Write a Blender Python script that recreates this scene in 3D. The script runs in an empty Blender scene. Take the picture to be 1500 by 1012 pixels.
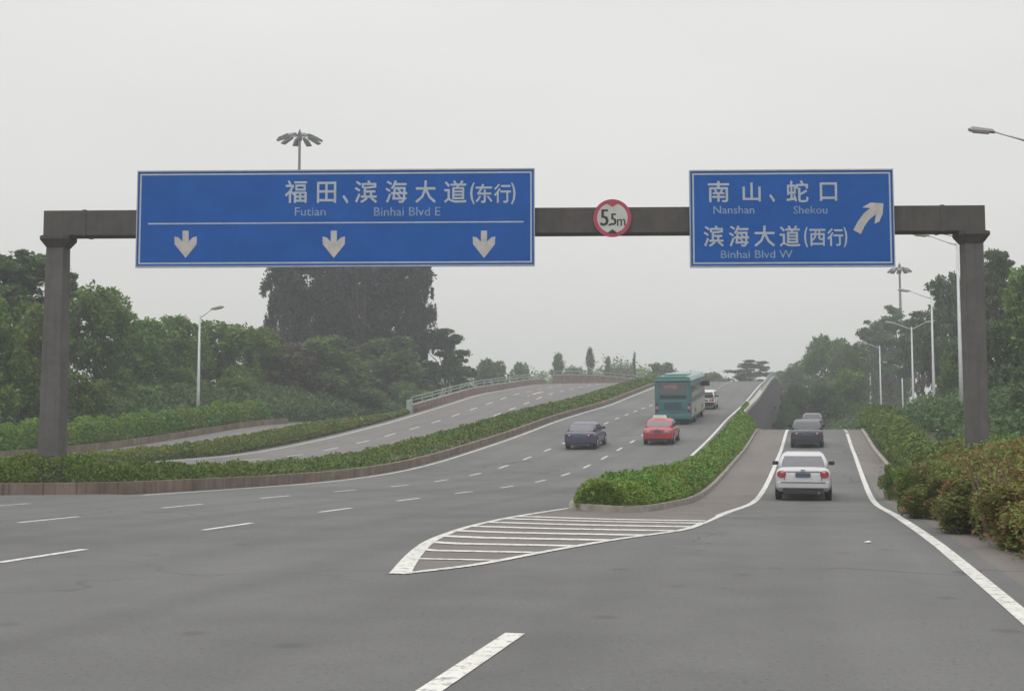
import bpy, math, random
import numpy as np
from mathutils import Vector, Matrix
R = math.radians
sc = bpy.context.scene
COL = sc.collection

# ------------------------------------------------------------------ camera
# World frame: +Y runs along the road, +X to its right, Z up. The camera stands at the origin
# 1.55 m above the asphalt, turned 14 degrees left of the road and 4.3 degrees up.
YAW, PITCH, FPX, CAMH = R(14.0), R(4.31), 1750.0, 1.55
cam = bpy.data.cameras.new('camera'); cam_o = bpy.data.objects.new('camera', cam); COL.objects.link(cam_o)
cam_o.location = (0, 0, CAMH); cam_o.rotation_euler = (R(90) + PITCH, 0, YAW)
cam.sensor_width = 36; cam.lens = 36 * FPX / 1500; cam.clip_end = 6000; cam.clip_start = 0.1
sc.camera = cam_o

# ------------------------------------------------------------------ sky, sun, exposure
SUN_EL, SUN_ROT = R(58), R(200)
w = bpy.data.worlds.new('World'); sc.world = w; w.use_nodes = True
nt = w.node_tree; nt.nodes.clear()
out = nt.nodes.new('ShaderNodeOutputWorld'); bg = nt.nodes.new('ShaderNodeBackground')
sky = nt.nodes.new('ShaderNodeTexSky'); sky.sky_type = 'NISHITA'; sky.sun_disc = False
sky.sun_elevation = SUN_EL; sky.sun_rotation = SUN_ROT; sky.dust_density = 6; sky.air_density = 1.5
hs = nt.nodes.new('ShaderNodeHueSaturation'); hs.inputs['Saturation'].default_value = 0.12
nt.links.new(sky.outputs[0], hs.inputs['Color'])
# even cloud cover: brighter overhead than at the horizon
tc = nt.nodes.new('ShaderNodeTexCoord'); sx = nt.nodes.new('ShaderNodeSeparateXYZ')
nt.links.new(tc.outputs['Generated'], sx.inputs[0])
cr = nt.nodes.new('ShaderNodeValToRGB')
els = cr.color_ramp.elements
els[0].position = 0.0; els[0].color = (0.745, 0.735, 0.68, 1)
els[1].position = 1.0; els[1].color = (1.0, 1.0, 1.0, 1)
for p_, c_ in ((0.08, (0.755, 0.745, 0.70, 1)), (0.2, (0.79, 0.785, 0.765, 1)), (0.36, (0.83, 0.826, 0.818, 1))):
    e = els.new(p_); e.color = c_
nt.links.new(sx.outputs['Z'], cr.inputs[0])
ns = nt.nodes.new('ShaderNodeTexNoise'); ns.inputs['Scale'].default_value = 1.6; ns.inputs['Detail'].default_value = 4
mp = nt.nodes.new('ShaderNodeMapping'); mp.inputs['Scale'].default_value = (1, 1, 3.5)
nt.links.new(tc.outputs['Generated'], mp.inputs[0]); nt.links.new(mp.outputs[0], ns.inputs['Vector'])
mr = nt.nodes.new('ShaderNodeMapRange'); mr.inputs['From Min'].default_value = 0.3; mr.inputs['From Max'].default_value = 0.7
mr.inputs['To Min'].default_value = 0.955; mr.inputs['To Max'].default_value = 1.045
nt.links.new(ns.outputs['Fac'], mr.inputs['Value'])
zb = nt.nodes.new('ShaderNodeMapRange'); zb.inputs['From Min'].default_value = 0.4; zb.inputs['From Max'].default_value = 1.0
zb.inputs['To Min'].default_value = 10.5; zb.inputs['To Max'].default_value = 19.0
nt.links.new(sx.outputs['Z'], zb.inputs['Value'])
m1 = nt.nodes.new('ShaderNodeVectorMath'); m1.operation = 'SCALE'
nt.links.new(cr.outputs[0], m1.inputs[0]); nt.links.new(zb.outputs[0], m1.inputs['Scale'])
m2 = nt.nodes.new('ShaderNodeVectorMath'); m2.operation = 'SCALE'
nt.links.new(m1.outputs[0], m2.inputs[0]); nt.links.new(mr.outputs[0], m2.inputs['Scale'])
mx = nt.nodes.new('ShaderNodeMix'); mx.data_type = 'RGBA'; mx.inputs[0].default_value = 0.93
nt.links.new(hs.outputs[0], mx.inputs[6]); nt.links.new(m2.outputs[0], mx.inputs[7])
nt.links.new(mx.outputs[2], bg.inputs['Color']); bg.inputs['Strength'].default_value = 0.1
nt.links.new(bg.outputs[0], out.inputs[0])
sun = bpy.data.lights.new('sun', 'SUN'); sun.energy = 0.9; sun.angle = R(25); sun.color = (1, 0.965, 0.91)
sun_o = bpy.data.objects.new('sun', sun); COL.objects.link(sun_o)
sun_o.rotation_euler = (R(90) - SUN_EL, 0, math.pi - SUN_ROT)
sc.view_settings.view_transform = 'Standard'; sc.view_settings.look = 'None'
sc.view_settings.exposure = 0.0; sc.view_settings.gamma = 1.0
sc.render.engine = 'CYCLES'
sc.cycles.max_bounces = 6; sc.cycles.transparent_max_bounces = 8; sc.cycles.volume_bounces = 1

# ------------------------------------------------------------------ helpers
def tag(o, label=None, cat=None, group=None, kind=None):
    if label: o['label'] = label
    if cat: o['category'] = cat
    if group: o['group'] = group
    if kind: o['kind'] = kind
    return o
def empty(name, loc, rz=0.0, rx=0.0, scale=None):
    o = bpy.data.objects.new(name, None); COL.objects.link(o)
    o.location = loc; o.rotation_euler = (rx, 0, rz)
    if scale: o.scale = scale
    return o
def mesh(name, verts, faces, smooth=False):
    me = bpy.data.meshes.new(name); me.from_pydata([tuple(v) for v in verts], [], faces); me.update()
    if smooth: me.shade_smooth()
    return me
def link(name, me, mat, parent=None, loc=None):
    o = bpy.data.objects.new(name, me); COL.objects.link(o)
    if mat and not me.materials: me.materials.append(mat)
    if parent: o.parent = parent
    if loc: o.location = loc
    return o
class MB:
    """collects boxes, tubes, prisms; build() links them as one mesh object"""
    def __init__(s): s.v = []; s.f = []
    def add(s, vs, fs):
        k = len(s.v); s.v += [tuple(v) for v in vs]; s.f += [tuple(i + k for i in f) for f in fs]; return s
    def box(s, a, b):
        x0, y0, z0 = a; x1, y1, z1 = b
        return s.add([(x0,y0,z0),(x1,y0,z0),(x1,y1,z0),(x0,y1,z0),(x0,y0,z1),(x1,y0,z1),(x1,y1,z1),(x0,y1,z1)],
                     [(3,2,1,0),(4,5,6,7),(0,1,5,4),(1,2,6,5),(2,3,7,6),(3,0,4,7)])
    def tube(s, pts, rad, n=8, cap=True):
        rad = rad if hasattr(rad, '__len__') else [rad] * len(pts)
        pts = [Vector(p) for p in pts]; vs = []; fs = []
        for i, p in enumerate(pts):
            d = (pts[min(i + 1, len(pts) - 1)] - pts[max(i - 1, 0)]).normalized()
            a = d.orthogonal().normalized() if abs(d.z) < 0.9 else Vector((1, 0, 0)).cross(d).normalized()
            if abs(d.z) < 0.9: a = Vector((0, 0, 1)).cross(d).normalized()
            b = d.cross(a)
            for j in range(n):
                t = 2 * math.pi * j / n
                vs.append(p + (a * math.cos(t) + b * math.sin(t)) * rad[i])
        for i in range(len(pts) - 1):
            for j in range(n):
                fs.append((i*n + j, i*n + (j+1) % n, (i+1)*n + (j+1) % n, (i+1)*n + j))
        if cap: fs += [tuple(range(n))[::-1], tuple(range((len(pts)-1)*n, len(pts)*n))]
        return s.add(vs, fs)
    def prism(s, poly, h0, h1, plane='xz'):
        """polygon in a plane extruded along the remaining axis"""
        n = len(poly)
        def P(a, b, h): return (a, h, b) if plane == 'xz' else ((h, a, b) if plane == 'yz' else (a, b, h))
        vs = [P(a, b, h0) for a, b in poly] + [P(a, b, h1) for a, b in poly]
        fs = [tuple(range(n)), tuple(range(n, 2*n))[::-1]] + [(i, i + n, (i+1) % n + n, (i+1) % n) for i in range(n)]
        return s.add(vs, fs)
    def build(s, name, mat, parent=None, smooth=False, bevel=0, fix=True):
        me = mesh(name, s.v, s.f, smooth)
        if fix:
            import bmesh
            bm = bmesh.new(); bm.from_mesh(me); bmesh.ops.recalc_face_normals(bm, faces=bm.faces); bm.to_mesh(me); bm.free()
        o = link(name, me, mat, parent)
        if bevel:
            m = o.modifiers.new('bevel', 'BEVEL'); m.width = bevel; m.segments = 2; m.limit_method = 'ANGLE'; m.angle_limit = R(35)
        return o

# ------------------------------------------------------------------ materials
def newmat(name):
    m = bpy.data.materials.new(name); m.use_nodes = True
    return m, m.node_tree, m.node_tree.nodes['Principled BSDF']
def mix_rgb(nt, fac, a, b, mode='MIX'):
    n = nt.nodes.new('ShaderNodeMix'); n.data_type = 'RGBA'; n.blend_type = mode
    for sock, val in ((n.inputs[0], fac), (n.inputs[6], a), (n.inputs[7], b)):
        if hasattr(val, 'links'): nt.links.new(val, sock)
        elif isinstance(val, (int, float)): sock.default_value = val
        else: sock.default_value = (*val, 1)
    return n.outputs[2]
def noise(nt, scale, detail=4, rough=0.55, vec=None, stretch=None):
    n = nt.nodes.new('ShaderNodeTexNoise'); n.inputs['Scale'].default_value = scale
    n.inputs['Detail'].default_value = detail; n.inputs['Roughness'].default_value = rough
    if vec is None:
        vec = nt.nodes.new('ShaderNodeNewGeometry').outputs['Position'] if stretch != 'object' else nt.nodes.new('ShaderNodeTexCoord').outputs['Object']
    if stretch and stretch != 'object':
        m = nt.nodes.new('ShaderNodeMapping'); m.inputs['Scale'].default_value = stretch
        nt.links.new(vec, m.inputs[0]); vec = m.outputs[0]
    nt.links.new(vec, n.inputs['Vector']); return n.outputs['Fac']
def rng(nt, v, a, b, c=0.0, d=1.0):
    n = nt.nodes.new('ShaderNodeMapRange'); nt.links.new(v, n.inputs['Value'])
    for k, x in zip(('From Min', 'From Max', 'To Min', 'To Max'), (a, b, c, d)): n.inputs[k].default_value = x
    return n.outputs[0]
def bump(nt, b, h, strength, dist=0.02):
    n = nt.nodes.new('ShaderNodeBump'); n.inputs['Strength'].default_value = strength; n.inputs['Distance'].default_value = dist
    nt.links.new(h, n.inputs['Height']); nt.links.new(n.outputs[0], b.inputs['Normal'])
def simple(name, col, rough=0.6, metal=0.0, var=0.12, scale=3.0, coat=0.0, spec=0.5, bmp=0.0):
    m, nt, b = newmat(name)
    f = noise(nt, scale, 5)
    dk = tuple(c * (1 - var) for c in col); lt = tuple(min(1, c * (1 + var)) for c in col)
    nt.links.new(mix_rgb(nt, rng(nt, f, 0.3, 0.7), dk, lt), b.inputs['Base Color'])
    b.inputs['Roughness'].default_value = rough; b.inputs['Metallic'].default_value = metal
    b.inputs['Coat Weight'].default_value = coat; b.inputs['Specular IOR Level'].default_value = spec
    if bmp: bump(nt, b, noise(nt, scale * 8, 3), bmp)
    return m
def asphalt(name, base, dusty=0.0):
    m, nt, b = newmat(name)
    big = noise(nt, 0.09, 4, 0.6); mid = noise(nt, 0.8, 5, 0.6); streak = noise(nt, 1.0, 3, 0.5, stretch=(1.1, 0.05, 1))
    grain = noise(nt, 22, 4, 0.8); fine = noise(nt, 110, 2, 0.7)
    a = tuple(c * 0.80 for c in base); c2 = tuple(c * 1.20 for c in base)
    col = mix_rgb(nt, rng(nt, big, 0.35, 0.65), a, c2)
    col = mix_rgb(nt, rng(nt, streak, 0.35, 0.7, 0.0, 0.30), col, tuple(c * 0.72 for c in base))
    col = mix_rgb(nt, rng(nt, mid, 0.40, 0.68, 0.0, 0.38), col, tuple(c * 1.3 for c in base))
    col = mix_rgb(nt, rng(nt, grain, 0.30, 0.44, 0.75, 0.0), col, (0.035, 0.035, 0.035))
    col = mix_rgb(nt, rng(nt, grain, 0.60, 0.72, 0.0, 0.45), col, (0.40, 0.39, 0.37))
    col = mix_rgb(nt, rng(nt, fine, 0.35, 0.65, 0.0, 0.25), col, tuple(c * 0.6 for c in base))
    # faint wheel tracks along the lanes
    gp_ = nt.nodes.new('ShaderNodeNewGeometry'); sp_ = nt.nodes.new('ShaderNodeSeparateXYZ'); nt.links.new(gp_.outputs['Position'], sp_.inputs[0])
    wob = nt.nodes.new('ShaderNodeMath'); wob.operation = 'MULTIPLY_ADD'; wob.inputs[1].default_value = 1.2
    nt.links.new(noise(nt, 0.07, 2), wob.inputs[0]); nt.links.new(sp_.outputs['X'], wob.inputs[2])
    ml = nt.nodes.new('ShaderNodeMath'); ml.operation = 'MULTIPLY'; ml.inputs[1].default_value = 2 * math.pi / 1.9; nt.links.new(wob.outputs[0], ml.inputs[0])
    sn = nt.nodes.new('ShaderNodeMath'); sn.operation = 'SINE'; nt.links.new(ml.outputs[0], sn.inputs[0])
    col = mix_rgb(nt, rng(nt, sn.outputs[0], 0.1, 1.0, 0.0, 0.20), col, tuple(c * 0.62 for c in base))
    spots = nt.nodes.new('ShaderNodeTexVoronoi'); spots.inputs['Scale'].default_value = 0.9
    nt.links.new(gp_.outputs['Position'], spots.inputs['Vector'])
    col = mix_rgb(nt, rng(nt, spots.outputs['Distance'], 0.05, 0.14, 0.38, 0.0), col, (0.06, 0.058, 0.056))
    # tar-filled cracks
    v = nt.nodes.new('ShaderNodeTexVoronoi'); v.feature = 'DISTANCE_TO_EDGE'; v.inputs['Scale'].default_value = 0.11
    g = nt.nodes.new('ShaderNodeNewGeometry'); n2 = nt.nodes.new('ShaderNodeTexNoise'); n2.inputs['Scale'].default_value = 0.8
    nt.links.new(g.outputs['Position'], n2.inputs['Vector'])
    ad = nt.nodes.new('ShaderNodeVectorMath'); ad.operation = 'MULTIPLY_ADD'; ad.inputs[1].default_value = (2.2, 2.2, 0)
    nt.links.new(n2.outputs['Color'], ad.inputs[0]); nt.links.new(g.outputs['Position'], ad.inputs[2])
    nt.links.new(ad.outputs[0], v.inputs['Vector'])
    gate = rng(nt, noise(nt, 0.05, 2), 0.44, 0.56)
    crk = nt.nodes.new('ShaderNodeMath'); crk.operation = 'MULTIPLY'
    nt.links.new(rng(nt, v.outputs['Distance'], 0.0025, 0.0065, 0.6, 0.0), crk.inputs[0]); nt.links.new(gate, crk.inputs[1])
    col = mix_rgb(nt, crk.outputs[0], col, (0.04, 0.04, 0.042))
    if dusty: col = mix_rgb(nt, rng(nt, noise(nt, 0.5, 5), 0.3, 0.7, dusty * 0.5, dusty), col, (0.26, 0.205, 0.165))
    nt.links.new(col, b.inputs['Base Color']); b.inputs['Roughness'].default_value = 0.9
    b.inputs['Specular IOR Level'].default_value = 0.25
    bump(nt, b, grain, 0.35, 0.01)
    return m
def paint(name, col, road):
    m, nt, b = newmat(name)
    f = noise(nt, 9, 6, 0.7); g = noise(nt, 45, 3, 0.7)
    c = mix_rgb(nt, rng(nt, f, 0.50, 0.64, 0.0, 0.9), col, road)
    c = mix_rgb(nt, rng(nt, g, 0.55, 0.7, 0.0, 0.5), c, road)
    c = mix_rgb(nt, rng(nt, noise(nt, 0.7, 3), 0.4, 0.7, 0.0, 0.35), c, tuple(x * 0.6 for x in col))
    nt.links.new(c, b.inputs['Base Color']); b.inputs['Roughness'].default_value = 0.75
    return m
def leafmat(name, col, col2, transl=0.38, hue=0.02):
    m, nt, b = newmat(name)
    gi = nt.nodes.new('ShaderNodeNewGeometry'); oi = nt.nodes.new('ShaderNodeObjectInfo')
    c = mix_rgb(nt, gi.outputs['Random Per Island'], tuple(x * 0.5 for x in col), tuple(x * 1.45 for x in col))
    c = mix_rgb(nt, rng(nt, noise(nt, 0.38, 3), 0.42, 0.62), c, col2)
    h = nt.nodes.new('ShaderNodeHueSaturation'); nt.links.new(c, h.inputs['Color'])
    nt.links.new(rng(nt, oi.outputs['Random'], 0, 1, 0.5 - hue, 0.5 + hue), h.inputs['Hue'])
    nt.links.new(rng(nt, oi.outputs['Random'], 0, 1, 0.82, 1.15), h.inputs['Value'])
    nt.links.new(h.outputs[0], b.inputs['Base Color'])
    b.inputs['Roughness'].default_value = 0.6; b.inputs['Specular IOR Level'].default_value = 0.3
    tr = nt.nodes.new('ShaderNodeBsdfTranslucent'); nt.links.new(h.outputs[0], tr.inputs['Color'])
    ms = nt.nodes.new('ShaderNodeMixShader'); ms.inputs[0].default_value = transl
    o = nt.nodes['Material Output']
    nt.links.new(b.outputs[0], ms.inputs[1]); nt.links.new(tr.outputs[0], ms.inputs[2]); nt.links.new(ms.outputs[0], o.inputs[0])
    return m
M = {}
ROADC = (0.143, 0.1425, 0.140)
M['asphalt'] = asphalt('asphalt', ROADC)
M['asphalt_ramp'] = asphalt('asphalt_ramp', (0.140, 0.139, 0.136), 0.05)
M['asphalt_far'] = asphalt('asphalt_far', (0.165, 0.160, 0.157), 0.10)
M['shoulder'] = asphalt('dusty_shoulder', (0.160, 0.150, 0.142), 0.22)
M['paint'] = paint('road_paint', (0.66, 0.65, 0.61), (0.2, 0.195, 0.185))
M['kerb'] = simple('kerb_concrete', (0.30, 0.27, 0.24), 0.9, var=0.3, scale=2.5, bmp=0.3)
def wallmat():
    m, nt, b = newmat('stained_kerb_wall')
    c = mix_rgb(nt, rng(nt, noise(nt, 1.2, 5), 0.3, 0.7), (0.13, 0.092, 0.074), (0.25, 0.19, 0.155))
    c = mix_rgb(nt, rng(nt, noise(nt, 1.0, 4, 0.6, stretch=(6, 6, 0.3)), 0.5, 0.72, 0, 0.6), c, (0.08, 0.06, 0.05))
    br = nt.nodes.new('ShaderNodeTexBrick'); br.offset = 0; br.inputs['Scale'].default_value = 1.0
    br.inputs['Brick Width'].default_value = 0.5; br.inputs['Row Height'].default_value = 3; br.inputs['Mortar Size'].default_value = 0.018
    g = nt.nodes.new('ShaderNodeNewGeometry'); mp = nt.nodes.new('ShaderNodeMapping'); mp.inputs['Rotation'].default_value = (0, 0, R(90))
    nt.links.new(g.outputs['Position'], mp.inputs[0]); nt.links.new(mp.outputs[0], br.inputs['Vector'])
    c = mix_rgb(nt, rng(nt, br.outputs['Fac'], 0, 1, 0, 0.6), c, (0.06, 0.05, 0.045))
    nt.links.new(c, b.inputs['Base Color']); b.inputs['Roughness'].default_value = 0.95
    return m
M['wall'] = wallmat()
def soilmat():
    m, nt, b = newmat('grassy_soil')
    c = mix_rgb(nt, rng(nt, noise(nt, 0.6, 6, 0.65), 0.35, 0.65), (0.05, 0.075, 0.03), (0.085, 0.085, 0.045))
    c = mix_rgb(nt, rng(nt, noise(nt, 6, 5, 0.7), 0.4, 0.7, 0, 0.6), c, (0.04, 0.055, 0.025))
    nt.links.new(c, b.inputs['Base Color']); b.inputs['Roughness'].default_value = 1.0
    bump(nt, b, noise(nt, 12, 4), 0.6, 0.05); return m
M['soil'] = soilmat()
def concretemat(name, a, b_, streak=0.5):
    m, nt, b = newmat(name)
    c = mix_rgb(nt, rng(nt, noise(nt, 2.0, 6, 0.65, stretch='object'), 0.35, 0.65), a, b_)
    tcn = nt.nodes.new('ShaderNodeTexCoord'); mpn = nt.nodes.new('ShaderNodeMapping'); mpn.inputs['Scale'].default_value = (7, 7, 0.35)
    nt.links.new(tcn.outputs['Object'], mpn.inputs[0])
    s = noise(nt, 1.0, 4, 0.6, vec=mpn.outputs[0])
    c = mix_rgb(nt, rng(nt, s, 0.5, 0.75, 0, streak), c, tuple(x * 0.55 for x in a))
    nt.links.new(c, b.inputs['Base Color']); b.inputs['Roughness'].default_value = 0.85
    bump(nt, b, noise(nt, 25, 4), 0.15, 0.01); return m
M['post'] = concretemat('post_painted_concrete', (0.085, 0.08, 0.078), (0.12, 0.112, 0.108))
M['beam'] = concretemat('beam_dark_steel', (0.060, 0.053, 0.050), (0.082, 0.072, 0.068), 0.35)
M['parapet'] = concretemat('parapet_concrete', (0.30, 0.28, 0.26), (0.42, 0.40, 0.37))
M['maroon'] = simple('maroon_panel', (0.22, 0.145, 0.14), 0.8, var=0.3, scale=1.5)
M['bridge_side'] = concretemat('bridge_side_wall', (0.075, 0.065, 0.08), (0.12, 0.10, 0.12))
M['rail'] = simple('pale_green_rail', (0.27, 0.33, 0.31), 0.5, var=0.15)
M['blue'] = simple('sign_blue', (0.010, 0.088, 0.345), 0.55, var=0.10, scale=1.2, spec=0.12)
M['faint_sign'] = simple('sign_small_lettering', (0.20, 0.29, 0.42), 0.5, var=0.25, scale=6)
M['white_sign'] = simple('sign_white', (0.37, 0.42, 0.49), 0.5, var=0.10, scale=4)
M['cream_sign'] = simple('sign_arrow_sheeting', (0.44, 0.42, 0.415), 0.5, var=0.15, scale=5)
M['alu'] = simple('sign_edge_aluminium', (0.35, 0.38, 0.42), 0.4, 0.6)
M['red_sign'] = simple('sign_red', (0.36, 0.04, 0.075), 0.5, var=0.12)
M['disc_white'] = simple('sign_disc_white', (0.46, 0.46, 0.44), 0.55)
M['black'] = simple('black_paint', (0.02, 0.02, 0.02), 0.6)
M['galv'] = simple('galvanised_pole', (0.50, 0.52, 0.53), 0.45, 0.25, var=0.1)
M['lamp_head'] = simple('lamp_housing', (0.42, 0.38, 0.38), 0.5, 0.2)
M['lamp_glass'] = simple('lamp_glass', (0.30, 0.31, 0.32), 0.15)
M['mast'] = simple('mast_grey', (0.11, 0.11, 0.115), 0.5, 0.2)
M['bark'] = simple('bark', (0.10, 0.08, 0.062), 0.95, var=0.35, scale=5, bmp=0.5)
M['leaf_mid'] = leafmat('leaf_mid', (0.155, 0.250, 0.044), (0.115, 0.195, 0.040))
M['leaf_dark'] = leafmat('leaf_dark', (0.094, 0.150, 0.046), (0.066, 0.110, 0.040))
M['leaf_light'] = leafmat('leaf_light', (0.150, 0.235, 0.040), (0.105, 0.175, 0.036))
M['leaf_olive'] = leafmat('leaf_olive', (0.150, 0.225, 0.068), (0.110, 0.170, 0.056))
M['leaf_brown'] = leafmat('leaf_brown', (0.160, 0.135, 0.095), (0.105, 0.105, 0.065))
M['needle'] = leafmat('casuarina_needles', (0.026, 0.040, 0.032), (0.017, 0.028, 0.026), 0.1)
M['hedge'] = leafmat('hedge_leaf', (0.092, 0.155, 0.020), (0.125, 0.170, 0.024), 0.3)
M['hedge_yellow'] = leafmat('hedge_yellow_green', (0.150, 0.190, 0.036), (0.105, 0.160, 0.034), 0.3)
M['hedge_dark'] = leafmat('hedge_leaf_dark', (0.135, 0.240, 0.040), (0.185, 0.245, 0.044), 0.3)
M['shrub_red'] = leafmat('shrub_red_leaf', (0.210, 0.085, 0.035), (0.165, 0.125, 0.03), 0.3)
M['shrub_yellow'] = leafmat('shrub_yellow_leaf', (0.170, 0.165, 0.030), (0.11, 0.135, 0.03), 0.3)
M['shrub_olive'] = leafmat('shrub_olive_leaf', (0.125, 0.130, 0.036), (0.080, 0.115, 0.032), 0.3)
def mixedleaf():
    m = leafmat('mixed_verge_leaf', (0.150, 0.190, 0.040), (0.195, 0.185, 0.045), 0.3, .015); nt = m.node_tree
    h = [n for n in nt.nodes if n.type == 'HUE_SAT'][0]; src = h.inputs['Color'].links[0].from_socket
    gi = nt.nodes.new('ShaderNodeNewGeometry'); wn = nt.nodes.new('ShaderNodeTexWhiteNoise'); wn.noise_dimensions = '1D'
    nt.links.new(gi.outputs['Random Per Island'], wn.inputs['W'])
    ad = nt.nodes.new('ShaderNodeMath'); ad.operation = 'MULTIPLY_ADD'; ad.inputs[1].default_value = 1.9
    nt.links.new(noise(nt, 1.1, 3), ad.inputs[0]); nt.links.new(wn.outputs['Value'], ad.inputs[2])
    c = mix_rgb(nt, rng(nt, ad.outputs[0], 1.74, 1.82), src, (0.27, 0.10, 0.06))
    nt.links.new(c, h.inputs['Color']); return m
M['mixed'] = mixedleaf()
M['red_litter'] = simple('orange_red_rag', (0.42, 0.09, 0.05), 0.8)
M['twig'] = simple('dry_twigs', (0.16, 0.11, 0.075), 0.95, var=0.3)

# ------------------------------------------------------------------ ground heights
TG = np.arange(-120, 1200, 1.0)
def profile(pts, k=7):
    t, z = zip(*pts); v = np.interp(TG, t, z)
    ker = np.ones(k) / k
    for _ in range(2): v = np.convolve(np.pad(v, k, mode='edge'), ker, 'same')[k:-k]
    return v
Z_MAIN = profile([(-120,0),(18,0),(30,-.10),(40,-.23),(46,-.23),(51,-.12),(55.5,.08),(60,.4),(65,.78),(70,1.17),(75,1.58),(80,2.05),(86,2.6),(98,3.5),(110,4.35),(121,5.35),(147,7.7),(165,8.95),(178,9.35),(190,9.3),(210,8.2),(330,0),(1200,0)])
Z_RAMP = profile([(-120,0),(18,0),(25,-.08),(31,-.27),(36,-.45),(42,-.38),(50,0.0),(57,.36),(66,.82),(72,1.3),(79,1.86),(84,1.98),(97,1.95),(115,1.4),(140,.6),(170,0),(1200,0)], 5)
Z_OPP = profile([(-120,0),(50,0),(68,.35),(80,1.25),(94,2.6),(113,4.8),(122,5.9),(150,8.1),(170,9.1),(184,9.2),(210,8.0),(330,0),(1200,0)])
Z_SLIP = profile([(-120,0),(40,0),(50,.15),(61,.5),(70,1.1),(84,2.3),(100,2.9),(140,3.0),(260,1.0),(400,0),(1200,0)])
def zi(arr, t): return float(np.interp(t, TG, arr))
def sm(a, b, x):
    x = min(1, max(0, (x - a) / (b - a))); return x * x * (3 - 2 * x)
def ground(p, t):
    zm, zr, zo, zs = zi(Z_MAIN, t), zi(Z_RAMP, t), zi(Z_OPP, t), zi(Z_SLIP, t)
    k = sm(80, 92, t)
    a = -5.3 * (1 - k) + -4.75 * k; b = -3.2 * (1 - k) + -4.55 * k
    if p > a: z = zm + (zr - zm) * sm(a, b, p)
    elif p > -19.2: z = zm
    elif p > -22: z = zm + (zo - zm) * sm(-19.2, -22, p)
    elif p > -34.8: z = zo
    elif p > -36.2: z = zo + (zs - zo) * sm(-34.8, -36.2, p)
    else: z = zs
    if p < -44: z += (min(zs, 1.5) * 0.6 - zs) * sm(-44, -90, p) * 0.5
    return z
def cam_to_world(xc, z): return (xc * math.cos(YAW) - z * math.sin(YAW), xc * math.sin(YAW) + z * math.cos(YAW))
def spot(px, z):
    """plan position of something measured at column px (of 1500) and z metres ahead of the lens"""
    return cam_to_world((px - 750) / FPX * z, z)

TS = list(np.arange(-30, 6, 3.0)) + list(np.arange(6, 96, 1.0)) + list(np.arange(96, 220, 2.0)) + list(np.arange(220, 420, 12)) + [420, 500, 700, 1100]
def sheet(name, plist, ts, mat, dz, parent=None, kind='structure'):
    n = len(plist(0) if callable(plist) else plist); vs = []; fs = []
    for t in ts:
        ps = plist(t) if callable(plist) else plist
        for p in ps: vs.append((p, t, ground(p, t) + dz))
    for i in range(len(ts) - 1):
        for j in range(n - 1):
            fs.append((i*n + j, i*n + j + 1, (i+1)*n + j + 1, (i+1)*n + j))
    o = link(name, mesh(name, vs, fs, True), mat, parent)
    if kind: o['kind'] = kind
    return o
gp = [-1500,-600,-300,-180,-120,-90,-75,-65,-56,-50,-46,-44,-42,-40,-38,-36.8,-36.2,-35.8,-35.4,-35,-34.8,-34,-30,-26,-22,-21,-20,-19.2,-18.5,-15,-10,-6,-5.3,-5.05,-4.75,-4.7,-4.65,-4.55,-4.2,-3.7,-3.2,-1.5,0,2,3.1,4,6,9,13,20,30,45,70,110,180,300,600,1500]
sheet('ground', gp, TS, M['soil'], -0.07)
# carriageways
def main_ps(t):
    lft = -20.2 + 1.7 * sm(22, 40, t)
    return [lft, -17, -14, -11, -8, -6, -5.3, -5.05]
def near_ps(t): return [-26 + 7.4 * sm(26, 31, t), -17, -14, -11, -8, -6, -5.3, -4.9, -4.5, -4.0, -3.2, -1.5, 0, 1.5, 2.1]
t1 = [t for t in TS if t <= 80] ; t2 = [t for t in TS if 80 <= t <= 420]
sheet('road', near_ps, t1, M['asphalt'], 0.0)
sheet('road', [-18.5, -15, -11, -8, -6, -5.3, -5.0, -4.8], t2, M['asphalt'], 0.0)
sheet('slip_road', lambda t: [x + max(0, t - 100) ** 2 * .006 for x in (-4.4, -3.2, -1.5, 0, 1.5, 3.1)], [t for t in TS if 80 <= t <= 170], M['asphalt_ramp'], 0.0)
sheet('road_shoulder', [2.1, 3.15], [t for t in TS if t <= 80], M['shoulder'], 0.0)
sheet('road', [-34.7, -31, -27, -24, -22.2], [t for t in TS if t <= 420], M['asphalt_far'], 0.0)
sheet('side_road', [-41.2, -39, -37, -36.4], [t for t in TS if t <= 110], M['asphalt_far'], 0.0)

# ------------------------------------------------------------------ road markings
def strip(mb, pts, wd, dz=0.006, seg=1.5):
    """flat painted stripe along a polyline of (p, t), draped on the road"""
    P = []
    for (a, b), (c, d) in zip(pts[:-1], pts[1:]):
        n = max(1, int(math.hypot(c - a, d - b) / seg))
        for i in range(n): P.append((a + (c - a) * i / n, b + (d - b) * i / n))
    P.append(pts[-1])
    vs = []; W = wd if hasattr(wd, '__call__') else (lambda f: wd)
    for i, (x, y) in enumerate(P):
        x0, y0 = P[max(i - 1, 0)]; x1, y1 = P[min(i + 1, len(P) - 1)]
        l = math.hypot(x1 - x0, y1 - y0); nx, ny = (y1 - y0) / l, -(x1 - x0) / l
        h = W(i / (len(P) - 1)) / 2
        for s in (-1, 1):
            q = (x + nx * h * s, y + ny * h * s); vs.append((*q, ground(*q) + dz))
    mb.add(vs, [(2*i, 2*i + 1, 2*i + 3, 2*i + 2) for i in range(len(P) - 1)])
mb = MB()
strip(mb, [(-18.05, -10), (-18.05, 200)], 0.16, seg=2.5)
strip(mb, [(-5.95, 56), (-5.85, 80), (-5.75, 200)], 0.16, seg=2.5)
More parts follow.
